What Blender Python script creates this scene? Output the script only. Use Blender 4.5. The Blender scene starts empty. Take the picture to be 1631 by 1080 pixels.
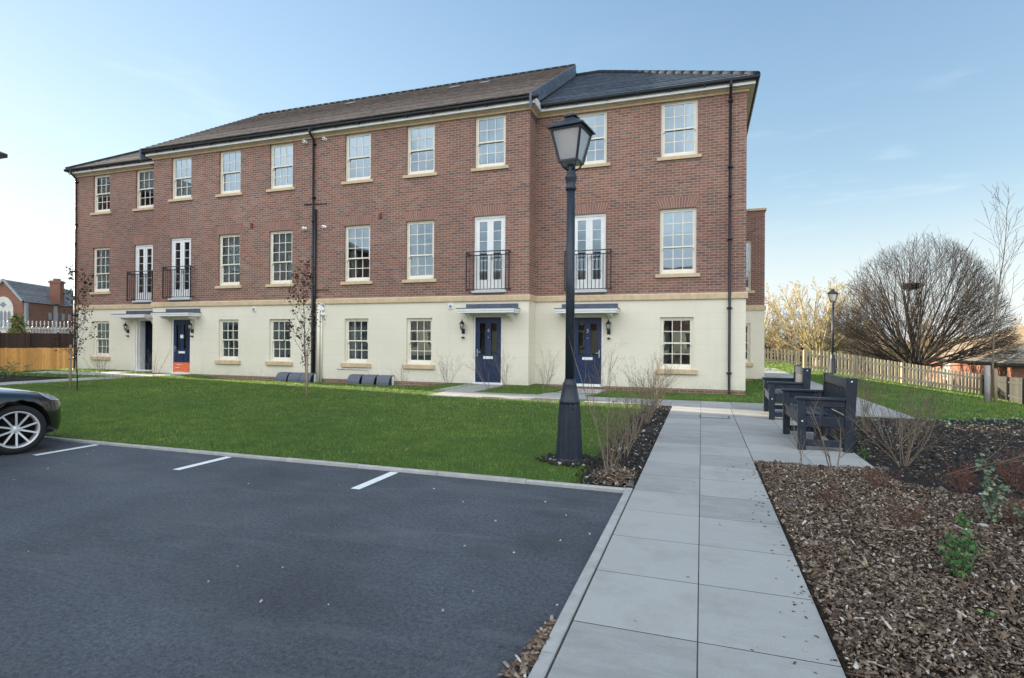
import bpy, bmesh, math, random
import numpy as np
from mathutils import Vector, Matrix
R = math.radians
C = bpy.context.scene.collection
rng = random.Random(7)
nr = np.random.default_rng(11)

# ------------------------------------------------------------------ mesh builder
class MB:
    def __init__(s): s.v = []; s.f = []; s.sm = []
    def quad(s, *p, smooth=False):
        n = len(s.v); s.v += [tuple(q) for q in p]; s.f.append(tuple(range(n, n+len(p)))); s.sm.append(smooth)
    def box(s, x0, x1, y0, y1, z0, z1):
        n = len(s.v)
        s.v += [(x0,y0,z0),(x1,y0,z0),(x1,y1,z0),(x0,y1,z0),(x0,y0,z1),(x1,y0,z1),(x1,y1,z1),(x0,y1,z1)]
        for f in ((0,3,2,1),(4,5,6,7),(0,1,5,4),(1,2,6,5),(2,3,7,6),(3,0,4,7)):
            s.f.append(tuple(n+i for i in f)); s.sm.append(False)
    def hexa(s, pts):
        n = len(s.v); s.v += [tuple(p) for p in pts]
        for f in ((0,3,2,1),(4,5,6,7),(0,1,5,4),(1,2,6,5),(2,3,7,6),(3,0,4,7)):
            s.f.append(tuple(n+i for i in f)); s.sm.append(False)
    def bar(s, a, b, w, h, up=(0,0,1)):
        a = Vector(a); b = Vector(b); d = (b-a).normalized(); u = Vector(up)
        x = d.cross(u)
        if x.length < 1e-4: x = d.cross(Vector((1,0,0)))
        x.normalize(); u = x.cross(d).normalized()
        x *= w/2; u *= h/2
        s.hexa([a-x-u, a+x-u, b+x-u, b-x-u, a-x+u, a+x+u, b+x+u, b-x+u])
    def tube(s, pts, rad, n=8, cap=True, smooth=True):
        pts = [Vector(p) for p in pts]; k = len(pts)
        if not hasattr(rad, '__len__'): rad = [rad]*k
        base = len(s.v); ref = None
        for i, p in enumerate(pts):
            d = (pts[min(i+1,k-1)] - pts[max(i-1,0)])
            if d.length < 1e-9: d = Vector((0,0,1))
            d.normalize()
            if ref is None:
                ref = d.cross(Vector((0,0,1)))
                if ref.length < .05: ref = Vector((1,0,0))
            ref = (ref - d*ref.dot(d))
            if ref.length < 1e-6: ref = d.orthogonal()
            ref.normalize(); w = d.cross(ref)
            for j in range(n):
                a = 2*math.pi*j/n
                s.v.append(tuple(p + (ref*math.cos(a) + w*math.sin(a))*rad[i]))
        for i in range(k-1):
            for j in range(n):
                a = base+i*n+j; b = base+i*n+(j+1)%n
                s.f.append((a, b, b+n, a+n)); s.sm.append(smooth)
        if cap and n > 3:
            s.f.append(tuple(base+j for j in reversed(range(n)))); s.sm.append(False)
            s.f.append(tuple(base+(k-1)*n+j for j in range(n))); s.sm.append(False)
    def lathe(s, prof, c=(0,0,0), n=16, smooth=True, rot=0, cap=True):
        base = len(s.v); k = len(prof)
        for r, z in prof:
            for j in range(n):
                a = 2*math.pi*j/n + rot
                s.v.append((c[0]+r*math.cos(a), c[1]+r*math.sin(a), c[2]+z))
        for i in range(k-1):
            for j in range(n):
                a = base+i*n+j; b = base+i*n+(j+1)%n
                s.f.append((a,b,b+n,a+n)); s.sm.append(smooth)
        if not cap: return
        s.f.append(tuple(base+j for j in reversed(range(n)))); s.sm.append(False)
        s.f.append(tuple(base+(k-1)*n+j for j in range(n))); s.sm.append(False)
    def prism(s, poly, axis, a0, a1):
        """poly of 2-D points extruded along axis ('x': poly=(y,z); 'y': poly=(x,z); 'z': poly=(x,y))"""
        def P(p, a):
            return (a,p[0],p[1]) if axis=='x' else (p[0],a,p[1]) if axis=='y' else (p[0],p[1],a)
        n = len(s.v); k = len(poly)
        s.v += [P(p,a0) for p in poly] + [P(p,a1) for p in poly]
        s.f.append(tuple(range(n,n+k))); s.sm.append(False)
        s.f.append(tuple(reversed(range(n+k,n+2*k)))); s.sm.append(False)
        for i in range(k):
            j = (i+1)%k
            s.f.append((n+i, n+i+k, n+j+k, n+j)); s.sm.append(False)
    def mesh(s, name, off=(0,0,0)):
        me = bpy.data.meshes.new(name)
        o = Vector(off)
        me.from_pydata([tuple(Vector(p)-o) for p in s.v], [], s.f)
        me.polygons.foreach_set('use_smooth', s.sm)
        me.update()
        return me
    def build(s, name, mat, parent=None, off=None, recalc=True, bevel=0):
        if off is None:
            off = parent_loc(parent) if parent else (0,0,0)
        me = s.mesh(name, off)
        if recalc or bevel:
            bm = bmesh.new(); bm.from_mesh(me)
            if bevel:
                bmesh.ops.remove_doubles(bm, verts=bm.verts, dist=1e-5)
            if recalc: bmesh.ops.recalc_face_normals(bm, faces=bm.faces)
            if bevel:
                eds = [e for e in bm.edges if len(e.link_faces)==2 and e.calc_face_angle(0) > .5]
                bmesh.ops.bevel(bm, geom=eds, offset=bevel, segments=1, affect='EDGES', clamp_overlap=True)
            bm.to_mesh(me); bm.free()
        return link(name, me, mat, parent, (0,0,0) if parent else off)

def parent_loc(p):
    l = Vector((0,0,0))
    while p is not None:
        l += p.location; p = p.parent
    return l
def link(name, me, mat, parent=None, loc=(0,0,0)):
    if mat is not None and not me.materials: me.materials.append(mat)
    o = bpy.data.objects.new(name, me); C.objects.link(o)
    o.location = loc
    if parent is not None: o.parent = parent
    return o
def tag(o, label, cat, group=None, kind=None):
    o['label'] = label; o['category'] = cat
    if group: o['group'] = group
    if kind: o['kind'] = kind
    return o
def thing(name, label, cat, loc=(0,0,0), rotz=0, group=None):
    o = bpy.data.objects.new(name, None); C.objects.link(o)
    o.empty_display_size = .2
    o.location = loc; o.rotation_euler = (0,0,rotz)
    return tag(o, label, cat, group)
def dup(root, loc, rotz=0, label=None, scale=None):
    r = root.copy(); C.objects.link(r); r.location = loc; r.rotation_euler = (0,0,rotz)
    if label: r['label'] = label
    if scale: r.scale = (scale,)*3
    for ch in list(root.children):
        c = ch.copy(); C.objects.link(c); c.parent = r
        for g in list(ch.children):
            d = g.copy(); C.objects.link(d); d.parent = c
    return r
def struct(o, kind='structure'):
    o['kind'] = kind; return o

def ss(a, b, x):
    t = np.clip((np.asarray(x, float)-a)/(b-a), 0, 1); return t*t*(3-2*t)
def gz(x, y):
    """height of the ground"""
    x = np.asarray(x, float); y = np.asarray(y, float)
    z = -.145*np.clip(x-5.2, 0, 14)*ss(9, 22, y)
    z = z - .10*ss(13.3, 15.3, y)*ss(-4.9, -3.9, x)*(1-ss(1.7, 2.25, x))*(1-ss(24, 27, y))
    z = z - .12*ss(13.8, 15.3, y)*ss(-17.9, -16.5, x)*(1-ss(-8.2, -7.3, x))
    z = z - .07*np.clip(-x-25.5, 0, 30)
    z = z + .035*np.exp(-(((x+13)/5)**2 + ((y-9.5)/2.6)**2)) + .02*np.sin(x*.5+1)*np.sin(y*.6)*ss(5.2, 6.5, y)*(1-ss(11, 12, y))*(1-ss(-2.5, -1.0, x))*ss(-18, -17, x)
    z = z + np.clip(np.hypot(x, y)-160, 0, 900)*.004
    return z
def g1(x, y): return float(gz(x, y))

# ------------------------------------------------------------------ materials
class NT:
    def __init__(s, name):
        s.m = bpy.data.materials.new(name); s.m.use_nodes = True
        s.t = s.m.node_tree; s.t.nodes.clear()
        s.out = s.n('ShaderNodeOutputMaterial')
    def n(s, typ, **kw):
        nd = s.t.nodes.new(typ)
        for k, v in kw.items(): setattr(nd, k, v)
        return nd
    def l(s, a, b): s.t.links.new(a, b)
    def put(s, sock, v):
        if v is None: return
        if hasattr(v, 'is_linked'): s.l(v, sock)
        elif isinstance(v, (tuple, list)) and len(v) == 3 and sock.type == 'RGBA': sock.default_value = (*v, 1)
        else: sock.default_value = v
    def math(s, op, a, b=None, c=None, clamp=False):
        nd = s.n('ShaderNodeMath', operation=op); nd.use_clamp = clamp
        for i, v in enumerate((a, b, c)):
            if v is not None: s.put(nd.inputs[i], v)
        return nd.outputs[0]
    def pos(s): return s.n('ShaderNodeNewGeometry').outputs['Position']
    def obj(s): return s.n('ShaderNodeTexCoord').outputs['Object']
    def island(s): return s.n('ShaderNodeNewGeometry').outputs['Random Per Island']
    def xyz(s, v):
        nd = s.n('ShaderNodeSeparateXYZ'); s.l(v, nd.inputs[0]); return nd.outputs
    def comb(s, x, y, z):
        nd = s.n('ShaderNodeCombineXYZ')
        for i, v in enumerate((x,y,z)): s.put(nd.inputs[i], v)
        return nd.outputs[0]
    def noise(s, vec, scale, detail=4, rough=.55, out='Fac', dist=0):
        nd = s.n('ShaderNodeTexNoise'); s.l(vec, nd.inputs['Vector'])
        nd.inputs['Scale'].default_value = scale; nd.inputs['Detail'].default_value = detail
        nd.inputs['Roughness'].default_value = rough; nd.inputs['Distortion'].default_value = dist
        return nd.outputs[out]
    def white(s, vec):
        nd = s.n('ShaderNodeTexWhiteNoise', noise_dimensions='3D'); s.l(vec, nd.inputs['Vector']); return nd.outputs['Value']
    def scalev(s, v, k):
        nd = s.n('ShaderNodeVectorMath', operation='MULTIPLY'); s.l(v, nd.inputs[0]); nd.inputs[1].default_value = k; return nd.outputs[0]
    def ramp(s, fac, stops, interp='LINEAR'):
        nd = s.n('ShaderNodeValToRGB'); s.put(nd.inputs[0], fac); cr = nd.color_ramp; cr.interpolation = interp
        while len(cr.elements) < len(stops): cr.elements.new(.5)
        for e, (p, c) in zip(cr.elements, stops):
            e.position = p; e.color = (*c, 1) if len(c) == 3 else c
        return nd.outputs[0]
    def fr(s, fac, a, b, lo=0., hi=1.):
        nd = s.n('ShaderNodeMapRange'); s.put(nd.inputs[0], fac)
        nd.inputs[1].default_value = a; nd.inputs[2].default_value = b; nd.inputs[3].default_value = lo; nd.inputs[4].default_value = hi
        return nd.outputs[0]
    def mix(s, fac, a, b, mode='MIX'):
        nd = s.n('ShaderNodeMix', data_type='RGBA', blend_type=mode); s.put(nd.inputs[0], fac)
        s.put(nd.inputs[6], a); s.put(nd.inputs[7], b); return nd.outputs[2]
    def bump(s, h, strength=.3, dist=.01, normal=None):
        nd = s.n('ShaderNodeBump'); s.l(h, nd.inputs['Height']); nd.inputs['Strength'].default_value = strength; nd.inputs['Distance'].default_value = dist
        if normal is not None: s.l(normal, nd.inputs['Normal'])
        return nd.outputs[0]
    def bsdf(s, color, rough=.7, spec=.4, metal=0, normal=None, coat=0, trans=0):
        b = s.n('ShaderNodeBsdfPrincipled')
        s.put(b.inputs['Base Color'], color); s.put(b.inputs['Roughness'], rough); s.put(b.inputs['Metallic'], metal)
        b.inputs['Specular IOR Level'].default_value = spec; b.inputs['Coat Weight'].default_value = coat
        b.inputs['Coat Roughness'].default_value = .03
        if normal is not None: s.l(normal, b.inputs['Normal'])
        s.l(b.outputs[0], s.out.inputs[0]); return b

def sc(c, k): return tuple(min(1, x*k) for x in c)
def plain(name, col, rough=.6, var=.15, scale=6, metal=0, spec=.4, bump=.0, bscale=60, isl=0., coat=0, grime=0.):
    t = NT(name); p = t.pos()
    n = t.noise(p, scale, 5, .6)
    c = t.mix(t.fr(n, .3, .7), sc(col, 1-var), sc(col, 1+var))
    if isl: c = t.mix(1, c, t.ramp(t.island(), [(0,(1-isl,)*3),(1,(1+isl,)*3)]), 'MULTIPLY')
    if grime:
        g = t.noise(p, 1.7, 6, .65)
        c = t.mix(t.fr(g, .52, .75, 0, grime), c, sc(col, .45))
    nm = t.bump(t.noise(p, bscale, 3), bump, .004) if bump else None
    rr = t.fr(t.noise(p, scale*2.3, 3), .3, .7, max(.02, rough-.08), min(1, rough+.08))
    t.bsdf(c, rr, spec, metal, nm, coat)
    return t.m

def brick_mat(name, cols, mortar, bw=.225, bh=.075, mj=.0125, arch=False, effl=.35):
    t = NT(name); p = t.pos(); x, y, z = t.xyz(p)
    u = t.math('ADD', x, y); v = z
    if arch: u, v = v, u; bw, bh = .6, .078
    rowf = t.math('DIVIDE', v, bh); row = t.math('FLOOR', rowf)
    uf = t.math('ADD', t.math('DIVIDE', u, bw), t.math('MULTIPLY', t.math('FLOORED_MODULO', row, 2.), .5))
    col = t.math('FLOOR', uf)
    fx = t.math('MULTIPLY', t.math('SUBTRACT', uf, col), bw); fy = t.math('MULTIPLY', t.math('SUBTRACT', rowf, row), bh)
    dx = t.math('MINIMUM', fx, t.math('SUBTRACT', bw, fx)); dy = t.math('MINIMUM', fy, t.math('SUBTRACT', bh, fy))
    d = t.math('MINIMUM', dx, dy)
    wob = t.math('MULTIPLY', t.noise(p, 40, 2), .003)
    mask = t.fr(t.math('ADD', d, wob), mj*.45, mj*.8)
    id_ = t.comb(col, row, 0.)
    w = t.white(id_); w2 = t.white(t.comb(row, col, 7.))
    nstop = len(cols)
    c = t.ramp(w, [(i/nstop, k) for i, k in enumerate(cols)], 'CONSTANT')
    c = t.mix(1, c, t.ramp(w2, [(0,(.84,.84,.85)),(1,(1.17,1.16,1.15))]), 'MULTIPLY')
    c = t.mix(1, c, t.ramp(t.noise(p, 55, 4, .6), [(.3,(.78,.78,.78)),(.7,(1.2,1.2,1.2))]), 'MULTIPLY')
    mc = t.mix(t.noise(p, 9, 4), sc(mortar, .75), sc(mortar, 1.2))
    c = t.mix(mask, mc, c)
    e = t.noise(p, .9, 7, .7, dist=.6); e2 = t.noise(p, 14, 4, .7)
    ef = t.math('MULTIPLY', t.fr(e, .57, .74), t.fr(e2, .35, .7, 0, effl))
    c = t.mix(ef, c, (.50,.47,.44))
    big = t.noise(p, .35, 4)
    c = t.mix(1, c, t.ramp(big, [(.3,(.86,.85,.86)),(.7,(1.1,1.1,1.08))]), 'MULTIPLY')
    nm = t.bump(t.math('ADD', mask, t.math('MULTIPLY', t.noise(p, 120, 3), .5)), .55, .008)
    t.bsdf(c, .88, .25, 0, nm)
    return t.m

M = {}
BR = [(.262,.124,.090),(.238,.118,.091),(.21,.120,.097),(.28,.137,.099),(.248,.130,.101),(.18,.110,.096),(.26,.142,.110),(.25,.117,.086)]
M['brick'] = brick_mat('brick', BR, (.42,.35,.285))
M['brick_arch'] = brick_mat('brick_arch', BR, (.33,.27,.24), arch=True, effl=.2)
M['brick_far'] = brick_mat('brick_far', [(.25,.085,.055),(.19,.07,.05),(.22,.1,.07)], (.33,.25,.2), effl=.1)

def render_mat():
    t = NT('painted_render'); p = t.pos(); x, y, z = t.xyz(p)
    u = t.math('ADD', x, y)
    bh = .44; bw = 1.9
    rowf = t.math('DIVIDE', t.math('ADD', z, .03), bh); row = t.math('FLOOR', rowf)
    uf = t.math('ADD', t.math('DIVIDE', u, bw), t.math('MULTIPLY', t.math('FLOORED_MODULO', row, 2.), .43)); col = t.math('FLOOR', uf)
    fy = t.math('MULTIPLY', t.math('SUBTRACT', rowf, row), bh); fx = t.math('MULTIPLY', t.math('SUBTRACT', uf, col), bw)
    g = t.math('MINIMUM', t.math('MINIMUM', fy, t.math('SUBTRACT', bh, fy)), t.math('MINIMUM', fx, t.math('SUBTRACT', bw, fx)))
    m = t.fr(g, .002, .009)
    c = t.mix(t.fr(t.noise(p, .8, 6, .65), .3, .7), (.72,.66,.53), (.775,.718,.588))
    st = t.noise(t.scalev(p, (3,3,.35)), 1.3, 6, .65)
    c = t.mix(t.fr(st, .55, .8, 0, .22), c, (.52,.48,.38))
    foot = t.math('MULTIPLY', t.fr(z, .38, -.05), t.fr(t.noise(p, 5, 5, .7), .38, .62, .05, .4))
    c = t.mix(foot, c, (.40,.37,.28))
    c = t.mix(m, sc((.665,.62,.51), 1), c)
    nm = t.bump(t.math('ADD', m, t.math('MULTIPLY', t.noise(p, 130, 3), .25)), .12, .005)
    t.bsdf(c, .85, .25, 0, nm); return t.m
M['render'] = render_mat()
M['stone'] = plain('reconstituted_stone', (.60,.455,.29), .85, .13, 7, bump=.25, bscale=90, grime=.25)
M['frame'] = plain('cream_frame', (.80,.74,.62), .45, .05, 4)
M['white'] = plain('white_gloss', (.80,.80,.78), .4, .05, 4)
M['black'] = plain('black_plastic', (.012,.013,.016), .35, .2, 6)
M['iron'] = plain('black_iron', (.014,.015,.019), .45, .25, 20, spec=.5)
M['lead'] = plain('lead_roof', (.085,.105,.14), .5, .25, 5)
M['navy'] = plain('navy_door', (.010,.026,.075), .38, .15, 5, coat=.3)
M['navy_hi'] = plain('navy_moulding', (.014,.032,.085), .38, .15, 5, coat=.3)
M['steel'] = plain('brushed_steel', (.62,.62,.62), .3, .1, 9, metal=1)
M['orange'] = plain('orange_board', (.72,.16,.06), .6, .12, 8)
M['paper'] = plain('paper', (.82,.82,.85), .8, .03)
M['redvent'] = plain('terracotta_vent', (.16,.03,.03), .7, .2)
M['grey'] = plain('grey_plastic', (.30,.31,.33), .6, .1)
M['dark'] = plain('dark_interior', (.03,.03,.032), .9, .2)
M['room'] = plain('room_paint', (.55,.53,.49), .9, .1, 2)
M['blind'] = plain('blind_fabric', (.84,.86,.84), .8, .06, 2)

def roof_mat(name, a, b, lich=(.2,.16,.1)):
    t = NT(name); p = t.pos(); x, y, z = t.xyz(p)
    c = t.mix(t.island(), a, b)
    w = t.white(t.comb(t.math('FLOOR', t.math('DIVIDE', t.math('ADD', t.math('ADD', x, y), t.math('MULTIPLY', t.island(), 3.)), .165)), t.math('FLOOR', t.math('DIVIDE', z, .09)), 3.))
    c = t.mix(1, c, t.ramp(w, [(0,(.72,.72,.74)),(1,(1.28,1.27,1.25))]), 'MULTIPLY')
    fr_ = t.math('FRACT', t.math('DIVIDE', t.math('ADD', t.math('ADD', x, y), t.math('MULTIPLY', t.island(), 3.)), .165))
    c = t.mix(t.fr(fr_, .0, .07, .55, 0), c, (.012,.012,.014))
    c = t.mix(t.fr(t.noise(p, 2.2, 6, .7), .58, .78, 0, .4), c, lich)
    nm = t.bump(t.noise(p, 60, 3), .2, .004)
    t.bsdf(c, .62, .4, 0, nm); return t.m
M['tile_brown'] = roof_mat('brown_roof_tile', (.20,.172,.158), (.25,.218,.198), (.28,.24,.20))
M['tile_slate'] = roof_mat('slate_roof_tile', (.095,.118,.148), (.125,.150,.182), (.14,.15,.16))
M['ridge'] = plain('ridge_tile', (.030,.034,.040), .85, .2, 5, spec=.15)
M['tile_far'] = roof_mat('old_roof_tile', (.20,.155,.10), (.27,.21,.14), (.10,.10,.07))
M['tile_church'] = roof_mat('church_roof_slate', (.17,.17,.175), (.22,.22,.22), (.2,.18,.15))

def glass_mat(name='window_glass', ior=2.75, tint=(.88,.92,.94)):
    t = NT(name); p = t.pos()
    nm = t.bump(t.noise(p, .9, 2), .045, .05)
    g = t.n('ShaderNodeBsdfGlossy'); g.inputs['Roughness'].default_value = .015; g.inputs['Color'].default_value = (.74,.90,1,1); t.l(nm, g.inputs['Normal'])
    tr = t.n('ShaderNodeBsdfTransparent'); tr.inputs['Color'].default_value = (*tint, 1)
    f = t.n('ShaderNodeFresnel'); f.inputs['IOR'].default_value = ior; t.l(nm, f.inputs['Normal'])
    mx = t.n('ShaderNodeMixShader'); t.l(f.outputs[0], mx.inputs[0]); t.l(tr.outputs[0], mx.inputs[1]); t.l(g.outputs[0], mx.inputs[2])
    t.l(mx.outputs[0], t.out.inputs[0]); return t.m
M['glass'] = glass_mat()
M['door_glass'] = glass_mat('obscure_glass', 1.7, (.55,.6,.55))

def lantern_glass():
    t = NT('frosted_lantern_glass')
    d = t.n('ShaderNodeBsdfDiffuse'); d.inputs[0].default_value = (.9,.92,.95,1)
    tl = t.n('ShaderNodeBsdfTranslucent'); tl.inputs[0].default_value = (.95,.97,1,1)
    tr = t.n('ShaderNodeBsdfTransparent'); g = t.n('ShaderNodeBsdfGlossy'); g.inputs['Roughness'].default_value = .06
    a = t.n('ShaderNodeMixShader'); a.inputs[0].default_value = .38; t.l(d.outputs[0], a.inputs[1]); t.l(tl.outputs[0], a.inputs[2])
    b = t.n('ShaderNodeMixShader'); b.inputs[0].default_value = .42; t.l(a.outputs[0], b.inputs[1]); t.l(tr.outputs[0], b.inputs[2])
    f = t.n('ShaderNodeFresnel'); f.inputs[0].default_value = 2.1
    c = t.n('ShaderNodeMixShader'); t.l(f.outputs[0], c.inputs[0]); t.l(b.outputs[0], c.inputs[1]); t.l(g.outputs[0], c.inputs[2])
    t.l(c.outputs[0], t.out.inputs[0]); return t.m
M['lantern_glass'] = lantern_glass()

def asphalt_mat():
    t = NT('asphalt'); p = t.pos()
    a = t.noise(p, 95, 5, .85); b = t.noise(p, .9, 8, .7); c0 = t.noise(p, 38, 3, .7)
    c = t.mix(t.fr(t.math('ADD', t.math('MULTIPLY', a, .6), t.math('MULTIPLY', c0, .4)), .38, .62), (.027,.030,.036), (.118,.128,.147))
    c = t.mix(1, c, t.ramp(b, [(.25,(.60,.60,.62)),(.75,(1.42,1.42,1.42))]), 'MULTIPLY')
    st = t.noise(t.scalev(p, (.5,2.2,1)), 1.3, 6, .65, dist=1.)
    c = t.mix(t.fr(st, .52, .72, 0, .38), c, (.16,.165,.175))
    v = t.n('ShaderNodeTexVoronoi', feature='F1'); t.l(p, v.inputs['Vector']); v.inputs['Scale'].default_value = 55
    c = t.mix(t.fr(v.outputs['Distance'], .10, .16, .55, 0), c, (.22,.22,.22))
    def spot(cx, cy, rx, ry, k):
        k *= .7
        x, y, z = t.xyz(p); n = t.math('MULTIPLY', t.math('SUBTRACT', t.noise(p, 7, 5, .7), .5), 1.3)
        d = t.math('ADD', t.math('ADD', t.math('POWER', t.math('DIVIDE', t.math('SUBTRACT', x, cx), rx), 2.), t.math('POWER', t.math('DIVIDE', t.math('SUBTRACT', y, cy), ry), 2.)), n)
        return t.fr(d, .1, 1.1, k, 0)
    for q in ((-1.02,3.6,.22,.22,.5),(-1.05,4.2,.26,.12,.45),(-1.3,3.3,.2,.13,.45),(-7.6,4.5,.5,.4,.5),(-4.2,4.3,1.2,.4,.3),(-2.2,2.4,.9,.5,.25),(-.95,4.6,.3,.14,.35)):
        c = t.mix(spot(*q), c, (.024,.024,.026) if q[0] != -7.6 else (.06,.038,.022))
    for q in ((-5.9,3.9,.9,.35,.3),(-3.6,3.2,.6,.4,.22),(-6.6,4.4,.6,.25,.3)):
        c = t.mix(spot(*q), c, (.16,.165,.17))
    nm = t.bump(t.math('ADD', a, c0), .9, .006)
    t.bsdf(c, .78, .42, 0, nm); return t.m
M['asphalt'] = asphalt_mat()

def slab_mat():
    t = NT('concrete_slab'); p = t.pos()
    isl = t.island()
    c = t.mix(isl, (.275,.27,.252), (.40,.39,.362))
    st = t.noise(t.scalev(p, (1.2,4.,1)), 2.2, 7, .7, dist=.8)
    c = t.mix(t.fr(st, .42, .72, 0, .55), c, (.43,.425,.40))
    d = t.noise(p, 1.3, 7, .7)
    c = t.mix(t.fr(d, .50, .70, 0, .6), c, (.25,.24,.22))
    c = t.mix(1, c, t.ramp(t.noise(p, 220, 3, .7), [(.3,(.86,.86,.86)),(.7,(1.13,1.13,1.13))]), 'MULTIPLY')
    v = t.n('ShaderNodeTexVoronoi', feature='F1'); t.l(p, v.inputs['Vector']); v.inputs['Scale'].default_value = 4.2
    c = t.mix(t.fr(v.outputs['Distance'], .035, .06, .7, 0), c, (.09,.085,.08))
    nm = t.bump(t.noise(p, 160, 3), .25, .003)
    t.bsdf(c, .8, .35, 0, nm); return t.m
M['slab'] = slab_mat()
M['joint'] = plain('joint_sand', (.055,.053,.05), .95, .3, 30)
M['kerb'] = plain('kerb_concrete', (.40,.39,.365), .85, .15, 9, bump=.3, isl=.08, grime=.3)
M['line'] = plain('road_paint', (.80,.80,.78), .65, .06, 30, grime=.18)
M['drain'] = plain('drain_cover', (.05,.052,.055), .55, .25, 30, bump=.3)
M['rim'] = plain('alloy_rim', (.72,.72,.71), .42, .05, metal=.55)
M['tyre'] = plain('tyre_rubber', (.016,.016,.017), .75, .2, 20)
M['wellblack'] = plain('wheel_well', (.006,.006,.006), .9, .1)
M['bench'] = plain('painted_bench', (.020,.027,.040), .42, .22, 9, grime=.15, isl=.12)
M['lamp'] = plain('lamp_paint', (.024,.031,.045), .42, .2, 9)
M['lampin'] = plain('lamp_inside', (.6,.6,.6), .5, .1)
def carpaint():
    t = NT('black_car_paint'); t.bsdf((.004,.006,.011), .22, .5, 0, None, 1.0); return t.m
M['paint'] = carpaint()
M['carglass'] = glass_mat('car_glass', 1.6, (.12,.14,.15))
M['headlamp'] = plain('headlamp_lens', (.38,.41,.45), .08, .45, 55, coat=1)

def soil_mat():
    t = NT('soil'); p = t.pos()
    a = t.noise(p, 22, 8, .75); b = t.noise(p, 3, 5)
    c = t.mix(t.fr(a, .32, .68), (.011,.010,.010), (.048,.041,.036))
    c = t.mix(t.fr(b, .45, .7, 0, .55), c, (.042,.032,.024))
    t.bsdf(c, .95, .2, 0, t.bump(a, 1, .03)); return t.m
M['soil'] = soil_mat()
def mulch_mat():
    t = NT('mulch_fines'); p = t.pos()
    a = t.noise(t.scalev(p, (1,1.6,1)), 70, 6, .8); b = t.noise(p, 6, 5)
    c = t.ramp(a, [(.3,(.020,.015,.012)),(.5,(.075,.052,.037)),(.68,(.17,.12,.085))])
    c = t.mix(t.fr(b, .45, .7, 0, .5), c, (.045,.033,.025))
    t.bsdf(c, .95, .2, 0, t.bump(a, 1, .02)); return t.m
M['mulch'] = mulch_mat()
def lawn_mat():
    t = NT('lawn_turf'); p = t.pos()
    c = t.mix(t.fr(t.noise(p, 30, 6, .7), .3, .7), (.045,.085,.018), (.10,.17,.038))
    c = t.mix(t.fr(t.noise(p, .8, 5), .5, .75, 0, .4), c, (.14,.16,.05))
    t.bsdf(c, .95, .15, 0, t.bump(t.noise(p, 90, 4), .8, .02)); return t.m
M['turf'] = lawn_mat()
def blade_mat():
    t = NT('grass_blade'); p = t.pos()
    c = t.ramp(t.island(), [(0,(.065,.135,.028)),(.5,(.115,.225,.048)),(.80,(.18,.30,.07)),(.92,(.29,.31,.12)),(1,(.36,.29,.16))])
    c = t.mix(t.fr(t.noise(p, .5, 6, .65), .42, .60, 0, .75), c, (.175,.27,.055))
    c = t.mix(t.fr(t.noise(p, 1.7, 6, .7), .52, .68, 0, .6), c, (.22,.24,.085))
    c = t.mix(1, c, t.ramp(t.noise(p, 3.2, 4), [(.3,(.66,.70,.70)),(.7,(1.28,1.22,1.12))]), 'MULTIPLY')
    c = t.mix(1, c, t.ramp(t.noise(p, .33, 4, .6), [(.32,(.72,.78,.78)),(.68,(1.34,1.24,1.12))]), 'MULTIPLY')
    c = t.mix(t.fr(t.noise(p, 2.6, 6, .75), .60, .74, 0, .65), c, (.26,.22,.10))
    b = t.bsdf(c, .6, .3)
    tl = t.n('ShaderNodeBsdfTranslucent'); t.l(c, tl.inputs[0])
    mx = t.n('ShaderNodeMixShader'); mx.inputs[0].default_value = .3
    t.l(b.outputs[0], mx.inputs[1]); t.l(tl.outputs[0], mx.inputs[2]); t.l(mx.outputs[0], t.out.inputs[0]); return t.m
M['blade'] = blade_mat()
def ramp_island(name, stops, rough=.85):
    t = NT(name); p = t.pos()
    c = t.ramp(t.island(), stops)
    c = t.mix(1, c, t.ramp(t.noise(p, 60, 3), [(.3,(.8,.8,.8)),(.7,(1.2,1.2,1.2))]), 'MULTIPLY')
    t.bsdf(c, rough, .25); return t.m
M['chips'] = ramp_island('wood_chip', [(0,(.045,.031,.023)),(.3,(.115,.078,.053)),(.7,(.20,.142,.098)),(.93,(.33,.26,.19)),(1,(.60,.55,.47))])
M['stones'] = ramp_island('soil_crumb', [(0,(.016,.014,.013)),(.85,(.05,.043,.038)),(.955,(.12,.11,.1)),(1,(.5,.49,.47))])
M['litter'] = ramp_island('pale_grit', [(0,(.45,.43,.38)),(1,(.7,.7,.68))])
M['twig'] = ramp_island('bare_twig', [(0,(.13,.095,.062)),(.5,(.20,.155,.11)),(1,(.29,.235,.17))])
M['twig_red'] = ramp_island('reddish_twig', [(0,(.11,.045,.032)),(1,(.20,.095,.065))])
M['bark_dark'] = ramp_island('dark_bark', [(0,(.028,.023,.020)),(1,(.052,.043,.036))])
M['twig_dark'] = ramp_island('dark_twig', [(0,(.028,.023,.021)),(1,(.056,.045,.039))])
M['twig_gold'] = ramp_island('golden_twig', [(0,(.29,.235,.12)),(1,(.45,.38,.22))])
M['twig_tan'] = ramp_island('tan_twig', [(0,(.21,.155,.085)),(1,(.34,.265,.16))])
M['leaf_brown'] = ramp_island('brown_leaf', [(0,(.042,.024,.017)),(.7,(.10,.056,.035)),(1,(.17,.095,.05))])
M['leaf_fallen'] = ramp_island('fallen_leaf', [(0,(.12,.07,.035)),(1,(.30,.20,.10))])
M['leaf_green'] = ramp_island('green_leaf', [(0,(.035,.10,.035)),(.7,(.07,.17,.05)),(1,(.18,.24,.08))])
M['leaf_pale'] = ramp_island('pale_green_leaf', [(0,(.16,.22,.14)),(.6,(.10,.18,.12)),(1,(.34,.36,.22))])
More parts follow.
